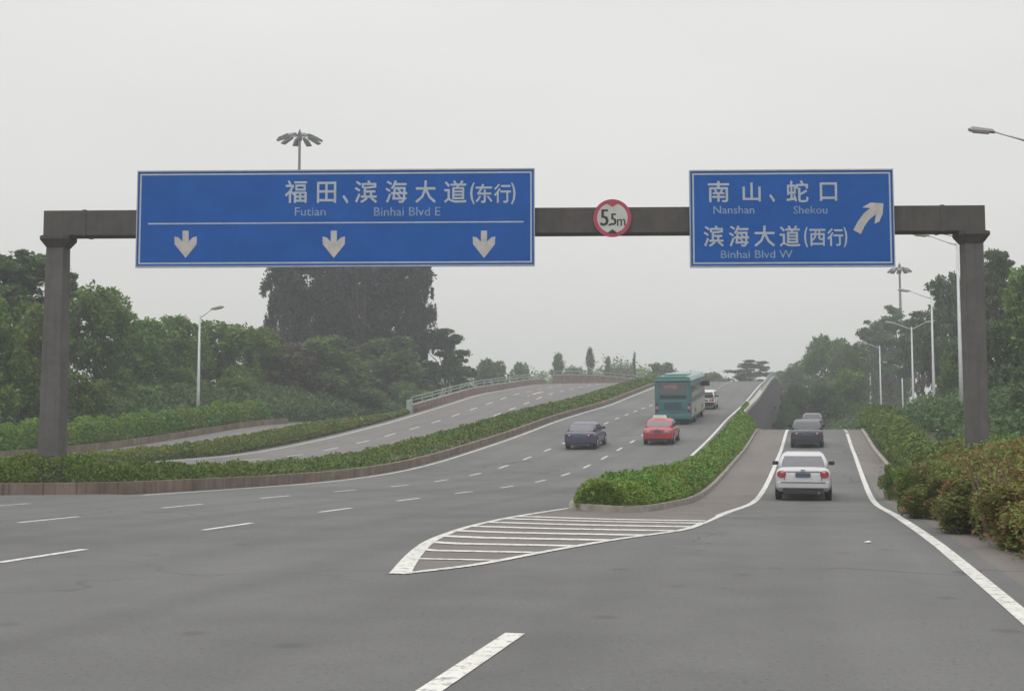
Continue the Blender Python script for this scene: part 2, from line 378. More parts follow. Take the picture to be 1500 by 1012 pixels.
strip(mb, [(1.75, -10), (1.75, 18), (1.71, 24), (1.74, 30), (1.80, 38), (1.95, 50), (2.1, 62), (2.2, 79), (2.3, 110)], 0.17, seg=2.5)
strip(mb, [(-1.98, 22), (-1.86, 25.5), (-1.76, 30), (-1.66, 38), (-1.58, 48), (-1.5, 79), (-1.5, 110)], 0.17, seg=2)
mb.build('edge_line', M['paint'], fix=False)['kind'] = 'structure'
mb = MB()
for k in range(-8, 33):
    for p, t0, st_ in ((-14.1, 40.2, 4.9), (-10.2, 45.5, 4.95)):
        t = t0 + (st_ if k > 0 else (5.3 if p > -12 else 5.1)) * k
        if -5 < t < 200:
            q = p + .55 * (1 - sm(12, 34, t)) * (1 if p > -12 else .6)
            strip(mb, [(q, t - .9), (q, t + .9)], 0.13)
strip(mb, [(-2.28, 4.4), (-2.28, 9.25)], 0.16)
mb.build('lane_dashes', M['paint'], fix=False)['kind'] = 'structure'
mb = MB()
strip(mb, [(-33.9, 20), (-33.9, 200)], 0.18, seg=2.5); pass
for k in range(0, 30):
    for p in (-30.1, -26.4): strip(mb, [(p, 60 + 5.6*k), (p, 62.4 + 5.6*k)], 0.17)
# direction arrow painted on the opposite carriageway
for q in ([(-28.2, 122), (-28.2, 127)],): strip(mb, q, 0.3)
mb.add([(-28.9, 122.6, ground(-28.2,122)+.02), (-28.2, 119.6, ground(-28.2,119.6)+.02), (-27.5, 122.6, ground(-28.2,122)+.02)], [(0,1,2)])
mb.build('opposite_lane_marking', M['paint'], fix=False)['kind'] = 'structure'
# gore: outline and hatching
tip = (-4.5, 12.85)
def smooth(P, n=5):
    out = []
    for i in range(len(P) - 1):
        a, b, c, d = P[max(i-1, 0)], P[i], P[i+1], P[min(i+2, len(P)-1)]
        for k in range(n):
            u = k / n; out.append(tuple(.5*((2*b[j]) + (c[j]-a[j])*u + (2*a[j]-5*b[j]+4*c[j]-d[j])*u*u + (3*b[j]-a[j]-3*c[j]+d[j])*u**3) for j in (0, 1)))
    return out + [P[-1]]
GL = [tip, (-4.99, 14.75), (-5.4, 16.6), (-5.62, 18.2), (-5.75, 20.3), (-5.68, 22.7), (-5.42, 25.2), (-5.25, 26.4)]
GR = [tip, (-3.92, 14.0), (-3.46, 15.8), (-2.88, 17.9), (-2.12, 20.2), (-1.95, 22.2)]
mb = MB()
GL, GR = smooth(GL), smooth(GR)
strip(mb, GL, lambda f: 0.25 - 0.12 * min(1, 2.2 * f), dz=.010, seg=0.5); strip(mb, GR, 0.13, dz=.010, seg=0.5)
def along(poly, f):
    L = [math.hypot(b[0]-a[0], b[1]-a[1]) for a, b in zip(poly, poly[1:])]; s = f * sum(L)
    for (a, b), l in zip(zip(poly, poly[1:]), L):
        if s <= l: return (a[0] + (b[0]-a[0])*s/l, a[1] + (b[1]-a[1])*s/l)
        s -= l
    return poly[-1]
def x_at(poly, t):
    for a, b in zip(poly, poly[1:]):
        if a[1] <= t <= b[1]: return a[0] + (b[0] - a[0]) * (t - a[1]) / (b[1] - a[1])
    return poly[-1][0]
for k in range(9):
    t = 14.5 + (1.09 * k if k < 8 else 8.4)
    strip(mb, [(x_at(GL, t + .08), t + 0.12), ((x_at(GL, t) + x_at(GR, t)) / 2 - .6, t - 0.05), (x_at(GR, t) , t)], (0.15, .2, .26, .3, .3, .3, .3, .3, .3)[k], dz=0.012, seg=0.5)
mb.build('hatched_gore_marking', M['paint'], fix=False)['kind'] = 'structure'
# dusty paving inside the gore and beside the planted island
def poly_sheet(name, left, right, ts, mat, dz):
    vs = []; n = 5
    for t in ts:
        a, b = x_at(left, t), x_at(right, t)
        for j in range(n): p = a + (b - a) * j / (n - 1); vs.append((p, t, ground(p, t) + dz))
    fs = [(i*n + j, i*n + j + 1, (i+1)*n + j + 1, (i+1)*n + j) for i in range(len(ts) - 1) for j in range(n - 1)]
    o = link(name, mesh(name, vs, fs, True), mat); o['kind'] = 'structure'
poly_sheet('gore_paving', [tip, *GL[1:], (-5.3, 26)], [tip, *GR[1:], (-1.9, 26)], [12.9] + list(range(13, 27)), M['shoulder'], 0.004)
poly_sheet('verge_paving', [(-4.6, 26), (-3.5, 27), (-3.4, 80)], [(-1.9, 26), (-1.72, 45), (-1.62, 80)], range(26, 81), M['shoulder'], 0.004)
# manhole-like pale scrap of paper on the asphalt

# ------------------------------------------------------------------ kerbs, walls, parapets
def ribbon(name, line, h0, h1, thick, mat, parent=None, zf=None, smooth=False):
    """long upright block following a polyline of (p, t); base h0 and top h1 above the ground there"""
    zf = zf or ground; vs = []; fs = []
    P = []
    for (a, b), (c, d) in zip(line, line[1:]):
        n = max(1, int(math.hypot(c - a, d - b) / 3))
        P += [(a + (c - a) * i / n, b + (d - b) * i / n) for i in range(n)]
    P.append(line[-1])
    for i, (x, y) in enumerate(P):
        x0, y0 = P[max(i - 1, 0)]; x1, y1 = P[min(i + 1, len(P) - 1)]
        l = math.hypot(x1 - x0, y1 - y0); nx, ny = (y1 - y0) / l * thick / 2, -(x1 - x0) / l * thick / 2
        z = zf(x, y)
        vs += [(x - nx, y - ny, z + h0), (x + nx, y + ny, z + h0), (x + nx, y + ny, z + h1), (x - nx, y - ny, z + h1)]
    for i in range(len(P) - 1):
        a, b = 4 * i, 4 * i + 4
        for j in range(4): fs.append((a + j, a + (j + 1) % 4, b + (j + 1) % 4, b + j))
    fs += [(3, 2, 1, 0), (len(vs) - 4, len(vs) - 3, len(vs) - 2, len(vs) - 1)]
    return link(name, mesh(name, vs, fs), mat, parent)
def wallx(t): return -20.35 + 1.75 * sm(20, 38, t)
wl = [(-34, 20.6), (-24, 26.3), (-21.2, 27.9), (-19.4, 29.2), (-18.75, 30.4), (-18.6, 33), (-18.6, 60), (-18.6, 215)]
tag(ribbon('kerb_wall', wl, -0.1, 0.36, 0.22, M['wall'], zf=lambda x, y: zi(Z_MAIN, y)), 'low stained brown concrete wall between the main lanes and the long central hedge', 'wall')
tag(ribbon('kerb', [(-36.1, 46), (-36.1, 150)], -0.1, 0.16, 0.25, M['kerb']), 'concrete kerb of the planted strip beside the left side road', 'kerb')
tag(ribbon('kerb_wall', [(-41.3, 44), (-41.3, 62), (-41.3, 90)], -0.1, 0.42, 0.25, M['wall']), 'pinkish low wall under the clipped hedge beyond the left side road', 'wall')
nose = [(-5.2, 80), (-5.25, 40), (-5.3, 27.2), (-5.15, 26.2), (-4.6, 25.65), (-4.0, 25.7), (-3.6, 26.5), (-3.5, 28), (-3.45, 45), (-3.4, 80)]
tag(ribbon('kerb', nose, -0.05, 0.14, 0.16, M['kerb']), 'pale rounded kerb around the planted island at the gore', 'kerb')
tag(ribbon('kerb', [(3.2, 2), (3.2, 80)], -0.1, 0.12, 0.18, M['kerb']), 'dusty kerb along the outer edge of the exit lane', 'kerb')
# right side of the bridge: retaining wall, parapet, rail
br = tag(empty('bridge_parapet', (0, 0, 0)), 'bridge parapet with pale rail and dark side wall dropping to the exit ramp', 'parapet')
vs = []; fs = []; ts = list(np.arange(84, 260, 4.0))
for t in ts:
    for x, z in ((-4.72, min(zi(Z_RAMP, t), zi(Z_MAIN, t)) - 1.0), (-4.52, min(zi(Z_RAMP, t), zi(Z_MAIN, t)) - 1.0), (-4.52, zi(Z_MAIN, t) + 0.35), (-4.72, zi(Z_MAIN, t) + 0.35)): vs.append((x, t, z))
for i in range(len(ts) - 1):
    for j in range(4): fs.append((4*i + j, 4*i + (j+1) % 4, 4*i + 4 + (j+1) % 4, 4*i + 4 + j))
fs += [(3, 2, 1, 0), tuple(len(vs) - 4 + k for k in range(4))]
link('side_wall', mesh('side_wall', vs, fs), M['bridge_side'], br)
ribbon('coping', [(-4.72, 86), (-4.72, 256)], 0.36, 0.62, 0.46, M['parapet'], br, zf=lambda x, y: zi(Z_MAIN, y))
def railing(parent, line, zf, h, mat, posts=2.5, rows=(1.0, 0.55)):
    for q in rows: 
        P = []
        for (a, b), (c, d) in zip(line, line[1:]):
            n = max(1, int(math.hypot(c - a, d - b) / 4)); P += [(a + (c-a)*i/n, b + (d-b)*i/n) for i in range(n)]
        P.append(line[-1])
        MB().tube([(x, y, zf(x, y) + h[0] + (h[1] - h[0]) * q) for x, y in P], 0.05, 6).build('rail', mat, parent, True)
    k = 0
    for (a, b), (c, d) in zip(line, line[1:]):
        L = math.hypot(c - a, d - b); n = max(1, int(L / posts))
        for i in range(n):
            x, y = a + (c-a)*i/n, b + (d-b)*i/n; z = zf(x, y)
            MB().box((x - .05, y - .06, z + h[0] - .02), (x + .05, y + .06, z + h[1] - 0.02)).build('rail_post', mat, parent)
            k += 1
            if k > 60: return
railing(br, [(-4.72, 122), (-4.72, 200)], lambda x, y: zi(Z_MAIN, y), (0.6, 1.15), M['rail'], 3.5)
# left parapet of the opposite carriageway, two lengths
zo = lambda x, y: zi(Z_OPP, y)
pl = tag(empty('bridge_parapet', (0, 0, 0)), 'left bridge parapet with dark panels and thin pale rail starting beside the bushes', 'parapet')
pline = [(-35.1, 103), (-35.0, 112), (-34.8, 130), (-34.8, 158)]
ribbon('panel', pline, -0.3, 0.62, 0.22, M['maroon'], pl, zf=zo)
ribbon('coping', pline, 0.63, 0.72, 0.3, M['parapet'], pl, zf=zo)
railing(pl, pline, zo, (0.72, 1.35), M['rail'], 3.0)
MB().box((-35.3, 102.2, zi(Z_OPP, 102) - .3), (-34.9, 102.9, zi(Z_OPP, 102) + 1.25)).build('end_block', M['rail'], pl, bevel=.04)
pm = tag(empty('bridge_parapet', (0, 0, 0)), 'farther humped parapet with maroon panels under a pale coping, near the crest', 'parapet')
pline2 = [(-34.6, 163), (-32.5, 172), (-28.0, 184), (-22.5, 196)]
hump = lambda x, y: 9.15 + 0.0 * y + 0.75 * math.sin(math.pi * min(1, max(0, (y - 160) / 40)))
ribbon('panel', pline2, -1.6, 0.55, 0.22, M['maroon'], pm, zf=hump)
ribbon('coping', pline2, 0.56, 0.72, 0.34, M['parapet'], pm, zf=hump)
railing(pm, pline2, hump, (0.72, 1.15), M['rail'], 3.5, rows=(1.0,))

# ------------------------------------------------------------------ gantry and its signs
GZL, GZR = 34.6, 33.8
gl = Vector((*spot(83, GZL), 0)); gr = Vector((*spot(1425, GZR), 0))
GROT = math.atan2(gr.y - gl.y, gr.x - gl.x); GLEN = (gr - gl).length
gl.z = ground(gl.x, gl.y) - .05
def G(px, py, off=0.0):
    """where a measured point of the gantry lies: metres along the beam from the left post, height above its foot"""
    u = (px - 750) / FPX; v = (506 - py) / FPX
    d = Vector((u, math.cos(PITCH) - v * math.sin(PITCH), math.sin(PITCH) + v * math.cos(PITCH)))
    d = Vector((*cam_to_world(d.x, d.y), d.z)); o = Vector((0, 0, CAMH))
    n = Vector((-math.sin(GROT), math.cos(GROT), 0)); k = ((gl - o).dot(n) + off) / d.dot(n); q = o + d * k - gl
    return q.x * math.cos(GROT) + q.y * math.sin(GROT), q.z
ga = tag(empty('sign_gantry', gl, GROT), 'dark steel sign gantry spanning the road on two grey posts', 'gantry')
xl, zt = G(64, 305, -.3); xr, zt2 = G(1443, 304, -.3); _, zb1 = G(100, 341, -.3)
zt = (zt + zt2) / 2; zb1 = zt - 0.74
MB().box((xl, -0.3, zb1), (xr, 0.3, zt)).build('beam', M['beam'], ga, bevel=.02)
# flange seams along the beam
for x in np.linspace(xl + 1.2, xr - 1.2, 9): MB().box((x - .05, -.315, zb1 - .015), (x + .05, .315, zt + .015)).build('splice_plate', M['beam'], ga)
for px, b in ((83, 1), (1425.5, 0)):
    x0, _ = G(px, 450); h = zb1
    w0, w1 = (0.32, 0.26) if b else (0.26, 0.26)
    vs = [(x0 - w0, -w0, -.4), (x0 + w0, -w0, -.4), (x0 + w0, w0, -.4), (x0 - w0, w0, -.4), (x0 - w1, -w1, h - .32), (x0 + w1, -w1, h - .32), (x0 + w1, w1, h - .32), (x0 - w1, w1, h - .32)]
    MB().add(vs, [(0,1,2,3),(4,5,6,7),(0,1,5,4),(1,2,6,5),(2,3,7,6),(3,0,4,7)]).build('post', M['post'], ga, bevel=.03)
    c = w1 + 0.01; e = w1 + .17
    cp = MB(); rings = []
    for z, r in ((h - .33, c), (h - .10, e), (h - .003, e)):
        k = r * .7; rings.append([(x0 - k, -r, z), (x0 + k, -r, z), (x0 + r, -k, z), (x0 + r, k, z), (x0 + k, r, z), (x0 - k, r, z), (x0 - r, k, z), (x0 - r, -k, z)])
    vs = [v for r_ in rings for v in r_]
    fs = [(i*8 + j, i*8 + (j+1) % 8, i*8 + 8 + (j+1) % 8, i*8 + 8 + j) for i in range(2) for j in range(8)] + [tuple(range(8)), tuple(range(16, 24))]
    cp.add(vs, fs).build('post_cap', M['beam'], ga)
    pb = MB().box((x0 - .5, -.5, -.4), (x0 + .5, .5, .12)); pb.build('post_footing', M['kerb'], ga, bevel=.03)

def text_mesh(s, x0, x1, z0, z1, y, bold=0.0):
    """lettering fitted to a box on a board (x right, z up), facing -Y"""
    cu = bpy.data.curves.new('t', 'FONT'); cu.body = s; cu.offset = bold; cu.resolution_u = 2
    o = bpy.data.objects.new('t', cu); COL.objects.link(o)
    dg = bpy.context.evaluated_depsgraph_get(); me = bpy.data.meshes.new_from_object(o.evaluated_get(dg))
    bpy.data.objects.remove(o); bpy.data.curves.remove(cu)
    n = len(me.vertices); a = np.empty(n * 3); me.vertices.foreach_get('co', a); a = a.reshape(-1, 3)
    lo, hi = a.min(0), a.max(0); sxx = (x1 - x0) / (hi[0] - lo[0]); szz = (z1 - z0) / (hi[1] - lo[1])
    vs = [(x0 + (v[0] - lo[0]) * sxx, y, z0 + (v[1] - lo[1]) * szz) for v in a]
    fs = [tuple(p.vertices) for p in me.polygons]; bpy.data.meshes.remove(me)
    return vs, fs
def board(name, px0, py0, px1, py1, label, texts, mat='blue'):
    x0, z1 = G(px0 + 1, py0 + 1.5, -.43); x1, z0 = G(px1 - 1, py1 - 1.5, -.43)
    xc, zc = (x0 + x1) / 2, (z0 + z1) / 2
    rot = Matrix.Rotation(GROT, 4, 'Z'); org = gl + rot @ Vector((xc, -0.40, zc))
    b = tag(empty(name, org, GROT), label, 'road sign')
    w, h = (x1 - x0) / 2, (z1 - z0) / 2
    MB().box((-w, -.03, -h), (w, .05, h)).build('panel', M['blue'], b)
    f = MB()                                          # edge trim and pale border line
    for a, c in (((-w - .03, -.045, h), (w + .03, .06, h + .04)), ((-w - .03, -.045, -h - .04), (w + .03, .06, -h)), ((-w - .03, -.045, -h), (-w, .06, h)), ((w, -.045, -h), (w + .03, .06, h))): f.box(a, c)
    f.build('edge_trim', M['alu'], b)
    l = MB(); i = .055; q = .045
    for a, c in (((-w + i, -.036, h - i - q), (w - i, -.031, h - i)), ((-w + i, -.036, -h + i), (w - i, -.031, -h + i + q)), ((-w + i, -.036, -h + i + q), (-w + i + q, -.031, h - i - q)), ((w - i - q, -.036, -h + i + q), (w - i, -.031, h - i - q))): l.box(a, c)
    l.build('border_line', M['white_sign'], b)
    for x in np.linspace(-w * .8, w * .8, 4): MB().box((x - .05, .05, -h * .8), (x + .05, .10 - .002, h * .8)).build('bracket', M['alu'], b)
    def L(px, py): a, c = G(px, py, -.43); return a - xc, c - zc
    for s, a, c, d, e, bold in texts:
        xa, zz1 = L(a, d); xb, zz0 = L(c, e); tm = MB(); k = .009 if bold else 0.002
        for j, (dx, dz) in enumerate(((-k, 0), (k, 0), (0, k), (0, -k)) if bold else ((-k, 0), (k, 0))):
            tm.add(*text_mesh(s, xa + dx, xb + dx, zz0 + dz, zz1 + dz, -.034 - .0012 * j))
        tm.build('legend', M['white_sign' if bold else 'faint_sign'], b, fix=False)
    return b, None, L
W1 = []
T1 = [('福', 418, 449, 265, 297, .006), ('田', 465, 492, 267, 297, .006), ('、', 502, 510, 286, 298, .006), ('滨', 520, 552, 265, 297, .006), ('海', 565, 596, 265, 297, .006),
      ('大', 609, 638, 265, 297, .006), ('道', 651, 683, 265, 297, .006), ('(', 689, 695, 268, 299, .006), ('东', 697, 721, 270, 297, .006), ('行', 724, 748, 270, 297, .006), (')', 749, 755, 268, 299, .006),
      ('Futian', 432, 477, 304, 316, .0), ('Binhai Blvd E', 548, 645, 304, 316, .0)]
b1, tm, L = board('road_sign', 202, 251, 783, 389, 'wide blue direction sign with three white down arrows over the main lanes', T1)
x0, z0 = L(217, 329); x1, z1 = L(767, 324)
MB().box((x0, -.037, z0), (x1, -.031, z1)).build('divider_line', M['white_sign'], b1)
def down_arrow(L, px):
    pts = [(px-4.5,338),(px+4.5,338),(px+4.5,354),(px+10.5,348),(px+16.5,346.5),(px+16,358),(px,378),(px-16,358),(px-16.5,346.5),(px-10.5,348),(px-4.5,354)]
    return [L(*q) for q in pts]
for px in (272, 489, 709):
    poly = down_arrow(L, px)[::-1]; n = len(poly)
    MB().prism(poly, -.037, -.031).build('arrow', M['cream_sign'], b1)
T2 = [('南', 1037, 1068, 266, 296, .006), ('山', 1088, 1114, 268, 295, .006), ('、', 1127, 1135, 285, 296, .006), ('蛇', 1152, 1184, 265, 296, .006), ('口', 1201, 1226, 268, 294, .006),
      ('Nanshan', 1045, 1105, 302, 313, .0), ('Shekou', 1162, 1212, 302, 313, .0),
      ('滨', 1031, 1060, 331, 361, .006), ('海', 1068, 1097, 331, 361, .006), ('大', 1105, 1135, 331, 361, .006), ('道', 1142, 1172, 331, 361, .006), ('(', 1178, 1183, 333, 362, .006), ('西', 1186, 1209, 336, 360, .006), ('行', 1212, 1235, 335, 360, .006), (')', 1236, 1241, 333, 362, .006),
      ('Binhai Blvd W', 1056, 1161, 367, 378, .0)]
b2, tm, L = board('road_sign', 1010, 250, 1311, 390, 'blue exit sign with a slanting up-right arrow over the exit lane', T2)
poly = [L(*q) for q in [(1250,337),(1257,324),(1265,313),(1275,305),(1263,304),(1275,297),(1294,298),(1293,313),(1288,325),(1281,328),(1283,314),(1273,322),(1266,332),(1261,343)]]
MB().prism(poly[::-1], -.037, -.031).build('arrow', M['cream_sign'], b2)
# round height limit sign
cx, cz = G(897, 319.5, -.36); rot = Matrix.Rotation(GROT, 4, 'Z')
d = tag(empty('height_limit_sign', gl + rot @ Vector((cx, -0.33, cz)), GROT), 'round red and white 5.5 m height limit sign on the middle of the beam', 'road sign')
rr = G(925, 319, -.36)[0] - cx
def disc(r, n=40, sx=1, sz=1): return [(r * math.cos(2*math.pi*i/n), r * math.sin(2*math.pi*i/n)) for i in range(n)]
MB().prism(disc(rr), -.03, 0.02).build('rim', M['red_sign'], d)
MB().prism(disc(rr * .80), -.036, -.031).build('face', M['disc_white'], d)
def P(px, py): a, c = G(px, py, -.36); return a - cx, c - cz
MB().prism([P(*q) for q in [(885,296.5),(909,296.5),(903,299.5),(897,303.5),(891,299.5)]][::-1], -.042, -.037).build('upper_wedge', M['red_sign'], d)
MB().prism([P(*q) for q in [(897,336),(902,339.5),(904,342),(890,342),(892,339.5)]][::-1], -.042, -.037).build('lower_wedge', M['black'], d)
for s, a, c, e, f in (('5', 880, 891, 307, 331), ('.', 892, 894.5, 328, 331), ('5', 895, 902.5, 313, 330), ('m', 904, 916, 321, 331)):
    xa, z1 = P(a, e); xb, z0 = P(c, f); tm = MB(); q = .014 if s != 'm' else .004
    for j, dx in enumerate((-q, 0, q)): tm.add(*text_mesh(s, xa + dx, xb + dx, z0, z1, -.040 - .0012 * j))
    tm.build('legend', M['black'], d, fix=False)
# thin cable sagging from the right post cap
a = G(1365, 343); b_ = G(1412, 349)
MB().tube([(a[0], -.1, zb1 + .02), ((a[0]+b_[0])/2, -.1, zb1 - .09), (b_[0] - .1, -.1, zb1 - .16)], .012, 5).build('cable', M['black'], ga)

# ------------------------------------------------------------------ street lamps and high masts
def street_lamp(loc, H, arms, label, arm_len=1.7, rise=.42):
    x, y = loc; z = ground(x, y) - .05
    o = tag(empty('street_lamp', (x, y, z)), label, 'street lamp', 'street lamps beside the road')
    MB().tube([(0, 0, 0), (0, 0, H * .3), (0, 0, H)], [.15, .12, .07], 10).build('pole', M['galv'], o, True)
    MB().box((-.17, -.17, 0), (.17, .17, .25)).build('base', M['galv'], o, bevel=.02)
    MB().box((-.06, -.165, 1.1), (.06, -.11, 1.6)).build('service_door', M['galv'], o)
    for s in arms:
        L_ = arm_len * (1 if s < 0 else .8)
        MB().tube([(0, 0, H - .25), (s * L_ * .25, 0, H - .12), (s * L_, 0, H + rise)], [.05, .045, .035], 6).build('arm', M['galv'], o, True)
        hx, hz = s * L_, H + rise; ux, uz = s * .97, .20
        pts = [(hx - ux*.1, hz - .07), (hx + ux*.9, hz + uz*.9 - .11), (hx + ux*.98, hz + uz*.95 - .03), (hx + ux*.8, hz + uz*.8 + .08), (hx, hz + .07)]
        if s > 0: pts = pts[::-1]
        h_ = MB().prism(pts, -.16, .16).build('lamp_head', M['lamp_head'], o, bevel=.03)
        pts = [(hx + ux*.15, hz + uz*.15 - .12), (hx + ux*.8, hz + uz*.8 - .15), (hx + ux*.8, hz + uz*.8 - .10), (hx + ux*.15, hz + uz*.15 - .07)]
        g_ = MB().prism(pts, -.12, .12).build('lens', M['lamp_glass'], h_)
    return o
def lamp_at(px, z, ytop, arms, label, **k):
    x, y = spot(px, z); top = CAMH + z * math.tan(math.atan((506 - ytop) / FPX) + PITCH)
    return street_lamp((x, y), top - ground(x, y), arms, label, **k)
lamp_at(1515, 47.5, 196, (-1,), 'street lamp whose grey head reaches in at the right edge of the picture', arm_len=1.25, rise=.22)
lamp_at(1408, 74, 352, (-1,), 'street lamp directly behind the right gantry post')
lamp_at(1368, 98, 432, (-1,), 'tall single-arm street lamp a little left of the right gantry post')
lamp_at(1337.5, 124, 478, (-1, 1), 'double-arm street lamp whose foot is lowest beside the exit lane bushes')
lamp_at(1290, 148, 506, (-1,), 'pale street lamp above the verge hedge, farthest but one of the right row')
lamp_at(1322, 172, 535, (-1,), 'short-looking distant street lamp half buried in the right trees')
lamp_at(1275, 190, 520, (-1,), 'farthest thin street lamp among the right trees')
lamp_at(290.5, 91, 460, (1,), 'white street lamp standing alone behind the left clipped hedge', arm_len=1.3)
def high_mast(px, z, ytop, label, r):
    x, y = spot(px, z); top = CAMH + z * math.tan(math.atan((506 - ytop) / FPX) + PITCH); g0 = ground(x, y) - .1; H = top - g0
    o = tag(empty('high_mast_light', (x, y, g0), .3), label, 'mast light')
    MB().tube([(0, 0, 0), (0, 0, H * .5), (0, 0, H)], [.42, .3, .17], 12).build('pole', M['mast'], o, True)
    MB().tube([(0, 0, H - .9), (0, 0, H - .2)], [.34, .34], 12).build('winch_ring', M['mast'], o, True)
    MB().tube([(0, 0, H), (0, 0, H + .35), (0, 0, H + .75)], [.28, .2, .05], 10).build('finial', M['mast'], o, True)
    for k in range(10):
        a = 2 * math.pi * k / 10; c, s = math.cos(a), math.sin(a)
        h_ = MB().tube([(c*.2, s*.2, H - .2), (c*r*.55, s*r*.55, H - .25), (c*r*.72, s*r*.72, H - .55)], .055, 6).build('arm', M['mast'], o, True)
        f = MB(); t_ = Vector((-s, c, 0)); rad = Vector((c, s, 0))
        q = []
        for dr, wd_, dz in ((r*.42, .16, -.12), (r*.42, .16, -.42), (r*1.0, .42, -1.02), (r*1.02, .42, -.86), (r*.7, .34, -.30)):
            q.append((rad * dr + Vector((0, 0, H + dz)), wd_))
        vs = [p_ - t_ * w_ for p_, w_ in q] + [p_ + t_ * w_ for p_, w_ in q]
        f.add(vs, [(0,1,2,3,4), (9,8,7,6,5)] + [(i, i + 5, (i+1) % 5 + 5, (i+1) % 5) for i in range(5)])
        f.build('floodlight', M['mast'], o)
    return o
high_mast(434, 168, 197, 'high mast light with a ring of floodlights rising behind the left sign', 3.2)
high_mast(1322, 215, 391, 'distant high mast light below the right end of the exit sign', 2.1)

# ------------------------------------------------------------------ vehicles
def carpaint(name, col, rough=0.35, metal=0.0):
    m, nt, b = newmat(name)
    c = mix_rgb(nt, rng(nt, noise(nt, 3, 5, stretch='object'), 0.4, 0.75, 0, 0.35), col, tuple(0.75 * x + 0.25 * y for x, y in zip(col, (0.2, 0.18, 0.16))))
    nt.links.new(c, b.inputs['Base Color']); b.inputs['Roughness'].default_value = rough; b.inputs['Metallic'].default_value = metal
    b.inputs['Coat Weight'].default_value = 0.6; b.inputs['Coat Roughness'].default_value = 0.15
    return m
M['car_white'] = carpaint('car_silver_white', (0.58, 0.58, 0.60)); M['car_navy'] = carpaint('car_dark_blue_grey', (0.022, 0.028, 0.045))
M['car_violet'] = carpaint('car_dark_violet_grey', (0.038, 0.040, 0.095)); M['car_maroon'] = carpaint('car_dusty_mauve', (0.14, 0.10, 0.12))
M['car_red'] = carpaint('taxi_red', (0.40, 0.018, 0.035)); M['van_white'] = carpaint('van_white', (0.62, 0.63, 0.62))
M['bus_teal'] = carpaint('bus_teal', (0.035, 0.140, 0.160), 0.5); M['bus_green'] = carpaint('bus_green_roof', (0.07, 0.20, 0.18), 0.5)
M['bus_beige'] = carpaint('bus_side_beige', (0.33, 0.31, 0.27), 0.5)
M['glass'] = simple('tinted_glass', (0.035, 0.04, 0.045), 0.08, var=0.05, spec=0.8)
M['glass_pale'] = simple('sky_lit_glass', (0.12, 0.12, 0.13), 0.12, var=0.1, spec=0.9)  # paler copy of the glass, sky reflection put into its colour
M['tyre'] = simple('tyre_rubber', (0.022, 0.022, 0.024), 0.9); M['rim'] = simple('wheel_rim', (0.35, 0.35, 0.36), 0.35, 0.7)
M['tail_red'] = simple('tail_light_red', (0.42, 0.03, 0.05), 0.2, coat=0.8, var=.2, scale=9); M['tail_dull'] = simple('tail_light_dull', (0.10, 0.045, 0.055), 0.25, coat=0.6); M['tail_pink'] = simple('tail_light_pink', (0.50, 0.20, 0.22), 0.25, coat=0.6)
M['tail_clear'] = simple('lamp_clear', (0.6, 0.45, 0.45), 0.2)
M['trim'] = simple('dark_trim', (0.03, 0.03, 0.032), 0.7); M['plate'] = simple('plate_blue_grey', (0.07, 0.10, 0.16), 0.5, var=.3, scale=20)
M['orange'] = simple('indicator_orange', (0.6, 0.2, 0.04), 0.3)
M['roof_sign'] = simple('roof_sign_white', (0.66, 0.68, 0.62), 0.4)
def wheel(parent, x, y, r, wd):
    w_ = MB(); n = 20
    sgn = 1 if x > 0 else -1
    w_.tube([(x - sgn*wd, y, r), (x - sgn*wd*.9, y, r), (x - sgn*.02, y, r), (x, y, r)], [r*.9, r, r, r*.88], n)
    o = w_.build('wheel', M['tyre'], parent, True)
    MB().tube([(x - sgn*.04, y, r), (x + sgn*.012, y, r)], [r*.62, r*.58], n).build('rim', M['rim'], o)
def loft(rings, closed=True):
    n = len(rings[0]); vs = [v for r_ in rings for v in r_]
    fs = [(i*n + j, i*n + (j+1) % n, (i+1)*n + (j+1) % n, (i+1)*n + j) for i in range(len(rings) - 1) for j in range(n)]
    fs += [tuple(range(n))[::-1], tuple(range((len(rings)-1)*n, len(rings)*n))]
    return vs, fs
def section(y, w_, zb, zt_, crown=.02):
    h = zt_ - zb
    half = [(w_*.86, zb), (w_*.97, zb + h*.12), (w_, zb + h*.38), (w_*.995, zb + h*.62), (w_*.96, zb + h*.84), (w_*.90, zb + h*.95), (w_*.78, zt_), (w_*.35, zt_ + crown)]
    return [(-x, y, z) for x, z in half[::-1]][::-1][::-1] and [(x, y, z) for x, z in half] + [(-x, y, z) for x, z in half[::-1]]
